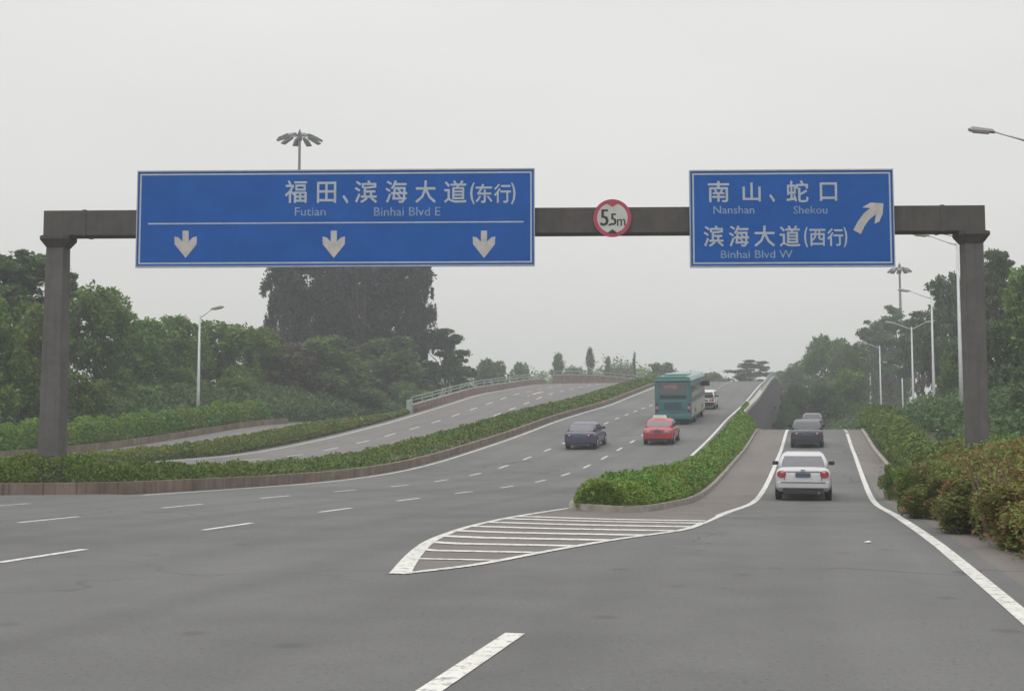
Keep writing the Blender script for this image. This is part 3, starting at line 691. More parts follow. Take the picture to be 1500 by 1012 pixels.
def car(loc, label, cat, paint, L=4.4, W=1.7, H=1.42, deck=.95, hood=.88, glassm='glass', boot=.55, plate='plate', taxi=False, van=False, lights='round', lens='tail_red', group='vehicles driving away', rz=0.0):
    x, y = loc; z0 = ground(x, y); sl = math.atan2(ground(x, y + 2.6) - ground(x, y), 2.6) 
    o = tag(empty('van' if van else ('taxi' if taxi else 'car'), (x, y, z0 + .012), rz, sl), label, cat, group)
    p = M[paint]; w_ = W / 2
    st = [(0.0, w_*.86, .42, deck*.80), (.06, w_*.95, .32, deck*.93), (.22, w_*.99, .26, deck), (.8, w_, .22, deck + .01), (L*.5, w_, .20, deck - .02), (L - 1.15, w_, .22, hood + .02), (L - .5, w_*.98, .24, hood - .08), (L - .15, w_*.93, .28, hood - .2), (L, w_*.8, .36, hood - .32)]
    vs, fs = loft([section(*s) for s in st]); MB().add(vs, fs).build('body', p, o, True)
    # cabin shell
    def rr(y0, y1, hw, z, r=.14):
        pts = []
        for cx, cy, a0 in ((hw - r, y1 - r, 0), (-hw + r, y1 - r, 90), (-hw + r, y0 + r, 180), (hw - r, y0 + r, 270)):
            for k in range(4): a = R(a0 + 30 * k); pts.append((cx + r * math.cos(a), cy + r * math.sin(a), z))
        return pts
    if van: lv = [(.05, L - .75, w_*.97, deck - .05), (.10, L - 1.2, w_*.95, deck + .30), (.22, L - 1.65, w_*.86, H - .07), (.42, L - 1.95, w_*.72, H)]
    else: lv = [(boot - .02, L - 1.15, w_*.93, deck - .06), (boot + .28, L - 1.5, w_*.88, deck + .20), (boot + .58, L - 1.95, w_*.76, H - .07), (boot + .82, L - 2.2, w_*.62, H)]
    vs, fs = loft([rr(a, b, c, z) for a, b, c, z in lv]); MB().add(vs, fs).build('roof', p, o, True)
    def at(f):                                            # shell outline at height fraction f of the glass band
        zz = lv[0][3] + .08 + f * (H - .10 - lv[0][3] - .08)
        zs = [l[3] for l in lv]; return [float(np.interp(zz, zs, [l[k] for l in lv])) for k in range(3)] + [zz]
    a0, a1, am = at(.04), at(.93), at(.45); e = .012
    def strip3(fn): 
        vs = []; 
        for q in (a0, am, a1): vs += fn(q)
        return vs, [(0, 1, 3, 2), (2, 3, 5, 4)]
    k = .88 
    MB().add(*strip3(lambda q: [(-q[2]*k + .02, q[0] - e, q[3]), (q[2]*k - .02, q[0] - e, q[3])])).build('rear_window', M[glassm], o)
    MB().add(*strip3(lambda q: [(q[2]*k, q[1] + e, q[3]), (-q[2]*k, q[1] + e, q[3])])).build('windscreen', M['glass'], o)
    for s in (-1, 1):
        for u0, u1 in ((.10, .50), (.54, .90)):
            MB().add(*strip3(lambda q: [(s*(q[2] + e), q[0] + (q[1]-q[0])*u0, q[3]), (s*(q[2] + e), q[0] + (q[1]-q[0])*u1, q[3])][::s])).build('side_window', M['glass'], o)
    # bumper, lights, plate, seams, mirrors
    bp = [(-w_*.9, -.05), (w_*.9, -.05), (w_*.97, .10), (w_*.97, .3), (-w_*.97, .3), (-w_*.97, .10)]
    MB().prism(bp, .37, .37 + (.20 if not van else .24), 'xy').build('bumper', p if not van else M['trim'], o, bevel=.03)
    MB().box((-w_*.72, -.035, .22), (w_*.72, .25, .365)).build('underbody_shade', M['trim'], o)  # dark block stands in for the shadow below the bumper
    MB().box((-w_*.80, -.062, .535), (w_*.80, -.03, .56)).build('bumper_trim', M['trim'], o)
    for s in (-1, 1):
        zc = deck * .84 - .02
        if lights == 'round':
            f = MB().prism([(s*w_*.76 + .13*math.cos(t)*1.05, zc + .115*math.sin(t)) for t in np.linspace(0, 2*math.pi, 14)[:-1]], -.03, .15)
            t_ = f.build('tail_light', M['tail_red'], o, bevel=.015)
            MB().prism([(s*w_*.74 + .055*math.cos(t), zc + .07 + .045*math.sin(t)) for t in np.linspace(0, 2*math.pi, 10)[:-1]], -.042, -.031).build('reversing_lens', M['tail_clear'], t_)
        else:
            t_ = MB().box((s*w_*.90 - (.38 if s > 0 else 0), -.02, zc - .09), (s*w_*.90 + (.38 if s < 0 else 0), .12, zc + .09)).build('tail_light', M[lens], o, bevel=.02)
            MB().box((s*w_*.62 - .05, -.03, zc - .03), (s*w_*.62 + .05, -.021, zc + .05)).build('reversing_lens', M['tail_clear'], t_)
        mz = deck + .02
        MB().box((s*w_*.96 if s > 0 else s*w_ - .15, L - 1.75, mz), (s*w_ + .15 if s > 0 else s*w_*.96, L - 1.62, mz + .12)).build('side_mirror', M['trim'], o, bevel=.03)
        for yy in (.86, L - .82):
            arch = MB().tube([(s*(w_ - .12), yy, .31), (s*(w_ + .004), yy, .31)], .37, 22).build('wheel_arch', M['trim'], o)
            wheel(o, s*(w_ + .012), yy, .305, .2)
        MB().box((s*w_*.5 - .035, -.03, .44), (s*w_*.5 + .035, -.005, .50)) 
        MB().box((s*(w_ + .002) - .01, 1.7, deck - .20), (s*(w_ + .002) + .012, 1.86, deck - .17)).build('door_handle', p, o)
    MB().box((-.22, -.028, deck*.80 - .07), (.22, .06, deck*.80 + .06)).build('licence_plate', M[plate], o)
    MB().box((-w_*.62, .012, deck*.80 + .085), (w_*.62, .1, deck*.80 + .10)).build('boot_trim', M['trim'], o)
    if not van:
        MB().box((-.14, a1[0] - .035, a1[3] - .09), (.14, a1[0] + .02, a1[3] - .05)).build('brake_light', M['tail_dull'], o)
        MB().box((-.06, -.035, deck*.80 + .12), (.06, .02, deck*.80 + .16)).build('badge', M['rim'], o)
    for s in (-1, 1): MB().box((s*w_*.66 - .008, -.008, deck*.62), (s*w_*.66 + .008, .05, deck*.9)).build('boot_seam', M['trim'], o)
    MB().tube([(w_*.55, -.04, .235), (w_*.55, .3, .235)], .03, 8).build('exhaust_pipe', M['rim'], o)
    if taxi:
        MB().prism([(-.46, H - .02), (.40, H - .02), (.33, H + .19), (-.38, H + .19)], boot + .85, boot + 1.05).build('roof_sign', M['roof_sign'], o, bevel=.02)
    return o
car((-.25, 37.4), 'white saloon with round red tail lights driving down the exit lane', 'car', 'car_white', H=1.44, W=1.66, deck=.97, glassm='glass_pale')
car((-.2, 66.4), 'dark blue-grey saloon just before the crest of the exit ramp', 'car', 'car_navy', lights='bar', lens='tail_dull', W=1.72)
car((0.15, 98.5), 'dusty mauve saloon dipping beyond the crest of the exit ramp', 'car', 'car_maroon', lights='bar', lens='tail_dull', W=1.72, H=1.5)
car((-12.35, 64.8), 'dark violet-grey saloon in the middle lane of the main road', 'car', 'car_violet', lights='bar', lens='tail_dull', W=1.74, glassm='glass_pale', H=1.40)
car((-8.42, 67.8), 'red taxi with a white roof sign following the bus', 'taxi', 'car_red', taxi=True, lights='bar', lens='tail_pink', W=1.70, H=1.40, glassm='glass_pale')
car((-8.5, 101), 'white van with dark bumper ahead of the bus', 'van', 'van_white', van=True, L=4.2, W=1.55, H=1.58, deck=.95, lights='bar', rz=0)
def bus(loc):
    x, y = loc; z0 = ground(x, y); sl = math.atan2(ground(x, y + 9) - ground(x, y), 9)
    o = tag(empty('bus', (x, y, z0 + .02), 0, sl), 'tall teal bus with dark rear window climbing the bridge', 'bus', 'vehicles driving away')
    L, W, H = 11.2, 1.25, 3.32
    MB().box((-W, 0, .36), (W, L, H - .22)).build('body', M['bus_teal'], o, bevel=.10)
    vs, fs = loft([[(-W+.02, q, H - .24), (-W + .10, q, H - .06), (-W + .35, q, H), (W - .35, q, H), (W - .10, q, H - .06), (W-.02, q, H - .24)] for q in (.06, L - .06)])
    MB().add(vs, fs).build('roof', M['bus_green'], o)
    MB().box((-.85, 2.0, H + .003), (.85, 4.6, H + .10)).build('air_conditioner', M['bus_green'], o, bevel=.06)
    MB().box((-W*.80, -.012, 2.12), (W*.80, .05, 2.86)).build('rear_window', M['glass_pale'], o)
    for a, b, c, d, m_ in ((-.62, 2.45, .30, 2.72, 'maroon'),):
        MB().box((a, -.02, b), (c, -.013, d)).build('window_sticker', M[m_], o)
    MB().box((-W*.93, -.02, 2.93), (W*.93, .05, 3.02)).build('upper_trim', M['glass'], o)
    MB().box((-W*.78, -.03, 1.02), (W*.78, .05, 1.62)).build('engine_cover', M['bus_teal'], o, bevel=.02)
    g = MB()
    for k in range(5): g.box((-.6, -.045, 1.10 + k*.09), (.6, -.031, 1.14 + k*.09))
    g.build('grille', M['trim'], o)
    MB().box((-W*.98, -.06, .38), (W*.98, .08, .72)).build('bumper', M['bus_teal'], o, bevel=.04)
    MB().box((-.26, -.036, .82), (.26, .02, .96)).build('licence_plate', M['plate'], o)
    MB().box((-.9, -.025, 1.80), (.9, .03, 2.02)).build('route_band', M['glass'], o)
    for s in (-1, 1):
        for zz, m_ in ((.86, 'tail_dull'), (1.08, 'tail_pink'), (1.30, 'tail_dull')):
            MB().box((s*1.10 - .09, -.03, zz), (s*1.10 + .09, .03, zz + .18)).build('tail_light', M[m_], o, bevel=.015)
        MB().box((s*W - .012, .25, .5), (s*W + .012, L - .3, 1.45)).build('side_panel', M['bus_beige' if s > 0 else 'bus_teal'], o)
        for k in range(7):
            MB().box((s*W - .01, .5 + k*1.5, 1.60), (s*W + .016, 1.86 + k*1.5, 2.66)).build('side_window', M['glass'], o)
        for yy in (2.9, 8.6):
            MB().tube([(s*(W - .2), yy, .5), (s*(W + .016), yy, .5)], .56, 24).build('wheel_arch', M['trim'], o)
            wheel(o, s*(W + .022), yy, .48, .3)
        MB().box((s*W if s > 0 else s*W - .38, L - .15, 2.2), (s*W + .38 if s > 0 else s*W, L + .02, 2.62)).build('side_mirror', M['trim'], o, bevel=.04)
    MB().box((-W + .1, .15, .18), (W - .1, L - .3, .36)).build('chassis', M['trim'], o)
bus((-9.15, 82.5))

# ------------------------------------------------------------------ vegetation
def leaf_mesh(name, pts, size, seed, up=0.35, aspect=1.7, droop=None, zs=.65):
    """one small rhombic leaf clump per point, random facing"""
    g = np.random.default_rng(seed); n = len(pts); pts = np.asarray(pts, float)
    nr = g.normal(size=(n, 3)); nr[:, 2] = np.abs(nr[:, 2]) + up; nr /= np.linalg.norm(nr, axis=1)[:, None]
    a = g.normal(size=(n, 3))
    if droop is not None: a = a * 0.6 + np.array(droop)
    a -= nr * (a * nr).sum(1)[:, None]; a /= np.linalg.norm(a, axis=1)[:, None] + 1e-9
    b = np.cross(nr, a); s = (size * g.uniform(.55, 1.35, n))[:, None]
    V = np.empty((n, 4, 3)); V[:, 0] = pts - a * s * aspect / 2; V[:, 1] = pts + b * s * .42 + a * s * .1; V[:, 2] = pts + a * s * aspect / 2; V[:, 3] = pts - b * s * .42 - a * s * .1
    V[:, 1] += nr * s * .12; V[:, 3] += nr * s * .12
    V[:, :, 2] = pts[:, None, 2] + (V[:, :, 2] - pts[:, None, 2]) * zs
    me = bpy.data.meshes.new(name); me.vertices.add(n * 4); me.vertices.foreach_set('co', V.ravel())
    me.loops.add(n * 4); me.loops.foreach_set('vertex_index', np.arange(n * 4, dtype=np.int32))
    me.polygons.add(n); me.polygons.foreach_set('loop_start', np.arange(0, n * 4, 4, dtype=np.int32))
    me.update(calc_edges=True); return me
def clump(g, c, r, n, flat=1.0, shell=.55):
    d = g.normal(size=(n, 3)); d /= np.linalg.norm(d, axis=1)[:, None]
    rad = g.uniform(shell, 1.0, n) ** .8 * (1 + .18 * np.sin(d[:, 0] * 5 + c[0]) * np.cos(d[:, 1] * 6 + c[1]))
    p = d * rad[:, None] * r; p[:, 2] *= flat; return p + c
def limbs(name, H, cs, r0, seed, fork=.35):
    g = random.Random(seed); m = MB()
    m.tube([(0, 0, -.3), (g.uniform(-.15, .15), g.uniform(-.15, .15), H * fork * .5), (g.uniform(-.3, .3), g.uniform(-.3, .3), H * fork), (g.uniform(-.4, .4), g.uniform(-.4, .4), H * .72)], [r0 * 1.25, r0, r0 * .82, r0 * .35], 8)
    for c in cs:
        b = H * g.uniform(fork * .8, fork * 1.4); c = Vector(c)
        mid = Vector((c.x * .45, c.y * .45, b + (c.z - b) * .6))
        m.tube([(0, 0, b), mid, c], [r0 * .42, r0 * .26, r0 * .07], 5, False)
    me = mesh(name, m.v, m.f, True); me.materials.append(M['bark']); return me
PROTO = {}
def proto_broad(key, seed, n=15000, K=52, low=.25):
    # unit tree: crown radius 1 (x, y) and height 2 in total; leaf size relative to that
    g = np.random.default_rng(seed); pts = []; cs = []
    for k in range(K):
        a = g.uniform(0, 2 * math.pi); h = g.uniform(0, 1) ** .8
        rad = math.sin(math.pi * (0.16 + 0.80 * h)) ** .6 * g.uniform(.40, .90)
        z = 2 * (low + (1 - low) * h * .93); r = g.uniform(.13, .34)
        c = np.array([math.cos(a) * rad, math.sin(a) * rad, min(z, 1.86)])
        cs.append(c); pts.append(clump(g, c, r, int(n / K * (r / .28) ** 2), .72))
    pts.append(clump(g, np.array([0, 0, 1.15]), .55, n // 14, 1.2, .2))
    for k in range(26):                      # loose twigs that break up the outline
        a = g.uniform(0, 2 * math.pi); h = g.uniform(.2, 1.0); rad = math.sin(math.pi * (0.16 + 0.78 * h)) ** .6 * g.uniform(.92, 1.18)
        pts.append(clump(g, np.array([math.cos(a) * rad, math.sin(a) * rad, min(2 * (low + (1 - low) * h) , 2.0)]), g.uniform(.05, .13), 26, .6, .1))
    P_ = np.vstack(pts)
    PROTO[key] = (leaf_mesh(key + '_crown', P_, .072, seed), limbs(key + '_trunk', 2.0, cs[::4], .045, seed))
def proto_umbrella(key, seed, n=14000, K=54):
    g = np.random.default_rng(seed); pts = []; cs = []
    for k in range(K):
        lay = g.choice([1.15, 1.36, 1.55, 1.74, 1.90], p=[.14, .2, .26, .24, .16]) + g.uniform(-.08, .08); a = g.uniform(0, 2 * math.pi)
        rad = g.uniform(.15, 1.0 if lay < 1.7 else .62) ; r = g.uniform(.12, .34)
        c = np.array([math.cos(a) * rad * .85, math.sin(a) * rad * .85, lay + g.uniform(-.05, .05) - .1 * rad])
        cs.append(c); pts.append(clump(g, c, r, int(n / K * (r / .25) ** 2), .22, .1))
    PROTO[key] = (leaf_mesh(key + '_crown', np.vstack(pts), .058, seed, up=.8), limbs(key + '_trunk', 2.0, cs[::2], .045, seed, .45))
def proto_casuarina(key, seed, n=30000, K=150):
    # tall crown of many feathery tufts with a ragged outline
    g = np.random.default_rng(seed); pts = []; cs = []
    for k in range(K):
        h = g.uniform(.06, 1.0); env = (math.sin(math.pi * min(1, .30 + .68 * h)) ** .5) * (.88 + .14 * math.sin(h * 9 + seed))
        a = g.uniform(0, 2 * math.pi); rad = env * g.uniform(.3, 1.15); r = g.uniform(.10, .27)
        c = np.array([math.cos(a) * rad * .85, math.sin(a) * rad * .85, 2 * h * .95]); cs.append(c)
        pts.append(clump(g, c, r, int(n / K * (r / .2) ** 2), .55, .1))
    PROTO[key] = (leaf_mesh(key + '_crown', np.vstack(pts), .085, seed, up=.3, aspect=1.7, droop=(0, 0, .18), zs=.30), limbs(key + '_trunk', 2.0, cs[::4], .04, seed, .2))
def proto_sparse(key, seed, n=5200, K=46):
    # narrow, see-through crown of loose tufts
    g = np.random.default_rng(seed); pts = []; cs = []
    for k in range(K):
        h = g.uniform(.05, 1.0); a = g.uniform(0, 2 * math.pi); rad = g.uniform(.1, 1.0) * (1.05 - .75 * h ** 1.6) * g.uniform(.6, 1)
        c = np.array([math.cos(a) * rad * .8, math.sin(a) * rad * .8, 2 * h * .95]); r = g.uniform(.10, .30)
        cs.append(c); pts.append(clump(g, c, r, int(n / K * (r / .2) ** 2), .5, .1))
    PROTO[key] = (leaf_mesh(key + '_crown', np.vstack(pts), .10, seed, zs=.36), limbs(key + '_trunk', 2.0, cs[::2], .05, seed, .3))
def proto_bush(key, seed, n=9000, K=20):
    g = np.random.default_rng(seed); pts = []
    for k in range(K):
        a = g.uniform(0, 2 * math.pi); rad = g.uniform(.1, .72); r = g.uniform(.26, .46)
        z = g.uniform(.3, 1.5) * (1 - .35 * rad)
        pts.append(clump(g, np.array([math.cos(a) * rad, math.sin(a) * rad, z]), r, int(n / K), .8))
    P_ = np.vstack(pts); P_[:, 2] = np.abs(P_[:, 2])
    PROTO[key] = (leaf_mesh(key + '_crown', P_, .065, seed), limbs(key + '_trunk', 1.2, [(.4, .1, .8), (-.3, .3, .9), (0, -.4, .7)], .05, seed, .2))
for i in range(4): proto_broad(f'broad{i}', 11 + i, low=(.22, .10, .30, .16)[i])
for i in range(3): proto_umbrella(f'umbrella{i}', 31 + i)
for i in range(3): proto_casuarina(f'casuarina{i}', 51 + i)
for i in range(3): proto_sparse(f'sparse{i}', 91 + i)
for i in range(2): proto_bush(f'bush{i}', 71 + i)
NT = [0]
def tree(kind, px, z, ytop, wpx, mat, label, name=None, cat='tree', group=None, sink=0.0):
    x, y = spot(px, z); g0 = ground(x, y) - .05 - sink; top = CAMH + z * math.tan(math.atan((506 - ytop) / FPX) + PITCH)
    H = max(1.2, top - g0); r = wpx / FPX * z / 2; NT[0] += 1
    nm = name or {'broad': 'broadleaf_tree', 'umbrella': 'flat_topped_tree', 'casuarina': 'casuarina_tree', 'sparse': 'thin_crowned_tree', 'bush': 'bush'}[kind.rstrip('0123456789')]
    o = tag(empty(nm, (x, y, g0), NT[0] * 2.4, scale=(r, r, H / 1.96)), label, cat, group)
    cr_, tk = PROTO[kind]
    c = bpy.data.objects.new('crown', cr_); COL.objects.link(c); c.parent = o
    if not cr_.materials: cr_.materials.append(M[mat])
    c.material_slots[0].link = 'OBJECT'; c.material_slots[0].material = M[mat]
    t = bpy.data.objects.new('trunk', tk); COL.objects.link(t); t.parent = o
    return o
GL_, GR_, GF = 'trees of the left belt', 'trees of the right belt', 'far trees beyond the crest'
for a in [
 ('umbrella0', 22, 86, 371, 210, 'leaf_dark', 'dark flat-topped tree rising highest at the left edge of the picture', GL_),
 ('umbrella1', 88, 98, 398, 90, 'leaf_dark', 'dark layered tree showing just right of the left gantry post cap', GL_),
 ('broad0', -18, 74, 440, 120, 'leaf_mid', 'mid green tree cut by the left picture edge below the flat-topped tree', GL_),
 ('broad1', 52, 78, 452, 110, 'leaf_mid', 'leafy green tree directly left of the left gantry post', GL_),
 ('broad2', 140, 94, 428, 125, 'leaf_mid', 'tall green tree with a sprawling top just right of the left gantry post', GL_),
 ('sparse0', 172, 100, 452, 60, 'leaf_brown', 'thin brownish tree top sticking out above the trees right of the left post', GL_),
 ('broad3', 212, 104, 474, 110, 'leaf_mid', 'rounded green tree under the left corner of the big sign', GL_),
 ('broad0', 262, 110, 468, 100, 'leaf_mid', 'green tree just left of the lone white street lamp', GL_),
 ('broad1', 322, 114, 476, 110, 'leaf_mid', 'green tree just right of the lone white street lamp', GL_),
 ('broad2', 372, 120, 484, 95, 'leaf_mid', 'green tree between the lone street lamp and the dark casuarinas', GL_),
 ('bush0', 118, 82, 520, 90, 'leaf_light', 'lighter green low tree against the foot of the left gantry post', GL_),
 ('bush1', 20, 76, 500, 130, 'leaf_mid', 'bushy low tree filling the left picture edge', GL_),
 ('bush1', 190, 92, 545, 110, 'leaf_mid', 'low leafy tree behind the left end of the clipped hedge', GL_),
 ('bush0', 258, 104, 515, 120, 'leaf_light', 'brighter green low tree behind the clipped hedge, left of the lone lamp', GL_),
 ('bush1', 340, 107, 530, 110, 'leaf_mid', 'low leafy tree behind the right half of the clipped hedge', GL_),
 ('casuarina0', 408, 146, 340, 66, 'needle', 'slim dark casuarina, leftmost of the tall group behind the big sign', GL_),
 ('casuarina1', 452, 150, 325, 105, 'needle', 'broad dark casuarina second from the left behind the big sign', GL_),
 ('casuarina2', 525, 155, 300, 118, 'needle', 'tallest dark casuarina in the middle of the group behind the big sign', GL_),
 ('casuarina0', 592, 156, 330, 96, 'needle', 'dark casuarina, rightmost of the tall group behind the big sign', GL_),
 ('casuarina1', 497, 162, 335, 135, 'needle', 'dark casuarina filling the gap behind the second of the tall group', GL_),
 ('casuarina2', 560, 163, 335, 125, 'needle', 'dark casuarina filling the gap left of the rightmost one', GL_),
 ('casuarina1', 614, 152, 352, 54, 'needle', 'thin dark tree fringe at the right side of the casuarina group', GL_),
 ('broad3', 420, 122, 508, 105, 'leaf_brown', 'brownish thin-leaved tree at the foot of the casuarinas', GL_),
 ('broad1', 478, 126, 496, 125, 'leaf_olive', 'olive tree in the middle of the clump below the casuarinas', GL_),
 ('broad0', 562, 142, 498, 150, 'leaf_olive', 'wide rounded olive tree below the casuarinas beside the bridge parapet', GL_),
 ('bush0', 520, 126, 545, 120, 'leaf_olive', 'low olive bush in front of the wide rounded tree', GL_),
 ('bush1', 604, 136, 540, 80, 'leaf_olive', 'low olive bush right where the bridge parapet starts', GL_),
 ('umbrella0', 652, 158, 482, 78, 'leaf_dark', 'layered dark tree leaning out right of the casuarinas', GL_),
 ('umbrella1', 668, 168, 520, 66, 'leaf_dark', 'smaller layered tree behind the start of the bridge rail', GL_),
 ('broad2', 718, 205, 530, 60, 'leaf_olive', 'low hazy tree just above the left bridge parapet', GF),
 ('broad0', 765, 225, 534, 46, 'leaf_olive', 'small hazy tree between the two humps of the parapet', GF),
 ('sparse1', 818, 240, 518, 52, 'leaf_olive', 'open hazy tree above the farther hump, left of the tallest far tree', GF),
 ('sparse0', 865, 250, 511, 34, 'leaf_dark', 'tallest pointed far tree above the farther hump', GF),
 ('sparse1', 891, 250, 524, 24, 'leaf_dark', 'small pointed far tree just right of the tallest one', GF),
 ('sparse2', 929, 255, 517, 18, 'leaf_dark', 'very thin pointed far tree standing apart left of the bus', GF),
 ('broad1', 968, 240, 534, 64, 'leaf_olive', 'low hazy tree partly behind the left of the bus roof', GF),
 ('broad2', 908, 262, 541, 60, 'leaf_olive', 'lowest hazy far tree between the thin pointed trees', GF),
 ('broad3', 840, 262, 541, 60, 'leaf_olive', 'low hazy far tree under the tallest pointed one', GF),
 ('broad3', 1040, 250, 548, 70, 'leaf_olive', 'low hazy tree line clump between the bus and the flat-topped far tree', GF),
 ('umbrella1', 1100, 235, 528, 74, 'leaf_dark', 'flat-topped far tree standing over the crest beside the right bridge rail', GF),
 ('broad0', 1150, 240, 545, 60, 'leaf_olive', 'hazy tree at the end of the bridge parapet', GR_),
 ('broad1', 1176, 205, 532, 70, 'leaf_olive', 'pale olive tree over the dark side wall of the bridge', GR_),
 ('broad2', 1212, 190, 498, 84, 'leaf_olive', 'rounded olive tree highest left of the layered trees at right', GR_),
 ('bush0', 1143, 132, 590, 26, 'leaf_dark', 'small dark bush against the bridge side wall', GR_),
 ('bush1', 1160, 140, 572, 36, 'leaf_dark', 'dark bush between the bridge side wall and the shaded trees', GR_),
 ('broad3', 1168, 150, 568, 60, 'leaf_dark', 'dark tree shading the ramp behind the bridge side wall', GR_),  # dark leaf colour here and on the next tree stands in for shade
 ('broad0', 1208, 142, 566, 66, 'leaf_dark', 'dark tree directly behind the cars at the ramp crest', GR_),
 ('broad1', 1246, 150, 545, 66, 'leaf_mid', 'green tree right behind the ramp crest', GR_),
 ('broad2', 1250, 168, 508, 70, 'leaf_olive', 'olive tree between the rounded tree and the layered trees', GR_),
 ('umbrella0', 1285, 200, 470, 84, 'leaf_dark', 'layered flat tree left of the distant high mast', GR_),
 ('umbrella2', 1318, 190, 452, 90, 'leaf_dark', 'layered flat tree around the foot of the distant high mast pole', GR_),
 ('broad3', 1300, 205, 520, 80, 'leaf_mid', 'green tree between the farthest lamps of the right row', GR_),
 ('umbrella1', 1352, 158, 458, 104, 'leaf_dark', 'dark green tree behind the double-arm lamp', GR_),
 ('broad1', 1392, 132, 412, 100, 'leaf_dark', 'tall dark green tree just left of the right gantry post', GR_),
 ('umbrella1', 1476, 97, 366, 100, 'leaf_dark', 'flat-topped dark tree, tallest at the right edge of the picture', GR_),
 ('umbrella0', 1450, 102, 408, 120, 'leaf_dark', 'dark green tree just right of the right gantry post', GR_),
 ('broad3', 1520, 82, 395, 120, 'leaf_mid', 'green tree cut by the right picture edge', GR_),
 ('broad1', 1470, 82, 470, 100, 'leaf_dark', 'dark tree low behind the red-leaved shrubs', GR_),
 ('broad0', 1415, 108, 500, 80, 'leaf_mid', 'green tree directly behind the right gantry post', GR_),
 ('bush0', 1500, 64, 545, 110, 'leaf_dark', 'dark bush at the right picture edge above the coloured shrubs', GR_),
 ('bush1', 1440, 70, 585, 80, 'leaf_dark', 'dark low bush just right of the foot of the right gantry post', GR_),
 ('bush1', 1345, 122, 560, 84, 'leaf_mid', 'green bush around the feet of the right row of lamps', GR_),
 ('bush0', 1300, 150, 575, 72, 'leaf_dark', 'dark bush behind the pale green verge hedge', GR_),
 ('bush1', 1390, 76, 595, 84, 'leaf_light', 'bright green bush just left of the right gantry post foot', GR_),
]:
    tree(*a[:6], a[6], group=a[7])

def leaf_stuff(name, seed, zone, n, size, mat, hgt, label, cat, kind=None, zf=None, extra=None, up=.4, dome=.85):
    """leaves filling the outside of a long low mass: zone gives (p, t) polygons as list of (t, p_left, p_right)"""
    g = np.random.default_rng(seed); T = np.array([z[0] for z in zone]); A = np.array([z[1] for z in zone]); B = np.array([z[2] for z in zone])
    w = np.concatenate([[0], np.cumsum(np.diff(T) / (1 + .5 * np.maximum(0, (T[1:] - 25) / 25)))]); w /= w[-1]
    t = np.interp(g.uniform(0, 1, n), w, T); a = np.interp(t, T, A); b = np.interp(t, T, B)
    u = g.uniform(-1, 1, n); p = (a + b) / 2 + u * (b - a) / 2
    hv = hgt(t) if callable(hgt) else hgt
    lump = 1 + .13 * np.sin(t * 1.9 + p * 2.3) * np.cos(t * .73 + 1.3 * p) + .09 * np.sin(t * 5.1 + p * 4) 
    top = hv * lump * (1 - np.abs(u) ** 4 * (1 - dome * .4))
    f = g.uniform(0, 1, n); f = np.where(g.uniform(0, 1, n) < .62, 1 - f ** 2 * .25, f)
    z = np.array([(zf or ground)(pp, tt) for pp, tt in zip(p, t)]) + top * f + g.normal(0, .03, n)
    me = leaf_mesh(name, np.stack([p, t, z], 1), size * (np.clip(.5 + t / 45, .6, 3.2) if size < .15 else 1), seed, up=up, zs=1.0)
    o = link(name, me, M[mat]); return tag(o, label, cat, None, kind)
def core(parent_name, zone, hgt, mat, zf=None):
    pass
gm = lambda p, t: max(ground(p, t), 0) if False else ground(p, t)
def hz(t): return .36 + .52 * np.clip((t - 25) / 20, .55, 1)
tag(leaf_stuff('hedge', 5, [(27, -23.8, -22.8), (28.3, -23.8, -21.3), (29.6, -23.6, -19.4), (31, -23.4, -18.9), (40, -22.4, -18.75), (215, -21.4, -18.75)], 110000, .055, 'hedge', lambda t: 1.0 - .28 * np.clip((t - 30) / 6, 0, 1), 'long bright green central hedge running up the bridge above the stained low wall', 'hedge', zf=lambda p, t: zi(Z_MAIN, t)))
leaf_stuff('hedge', 6, [(46, -36.1, -34.95), (110, -36.1, -34.95)], 26000, .055, 'hedge_dark', .5, 'narrow green hedge between the opposite carriageway and the left side road', 'hedge')
leaf_stuff('hedge', 7, [(50, -44.2, -41.4), (62, -44, -41.35), (84, -43.4, -41.35), (88, -43, -41.6)], 52000, .055, 'hedge_dark', lambda t: 1.75 - .35 * (t > 87), 'tall clipped green hedge in front of the lone white street lamp', 'hedge')
leaf_stuff('hedge', 8, [(25.75, -5.0, -3.9), (26.6, -5.2, -3.6), (28, -5.2, -3.5), (45, -5.2, -3.5), (80, -5.15, -3.45), (96, -5.0, -4.7)], 110000, .048, 'hedge_dark', lambda t: .64 + .1 * np.clip((t - 26) / 20, 0, 1) + .09 * np.sin(t * .9) * (t < 40), 'dense green hedge on the planted island between the exit lane and the main road', 'hedge')
leaf_stuff('hedge', 9, [(44, 3.5, 4.6), (60, 3.5, 5.6), (84, 3.5, 5.6), (100, 3.5, 5.2)], 50000, .06, 'hedge_yellow', lambda t: 1.0 + .35 * np.clip((t - 44) / 25, 0, 1), 'yellow-green verge hedge along the outer edge of the exit ramp', 'hedge')
gnd = 'low ground cover between the central hedge and the opposite carriageway'
leaf_stuff('ground_cover', 10, [(14, -40, -22.5), (40, -35, -22.2), (50, -34.9, -34.2)], 26000, .1, 'hedge', .28, None, None, 'stuff')
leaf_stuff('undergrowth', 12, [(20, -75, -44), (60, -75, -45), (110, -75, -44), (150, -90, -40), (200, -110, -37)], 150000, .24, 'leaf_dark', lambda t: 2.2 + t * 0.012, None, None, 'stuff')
leaf_stuff('undergrowth', 13, [(14, 9, 24), (60, 7.5, 34), (110, 5.5, 45), (150, -2, 60), (210, -3, 80)], 190000, .21, 'leaf_dark', lambda t: 1.5 + t * 0.018, None, None, 'stuff')  # dark leaf colour stands in for the shadows in this growth
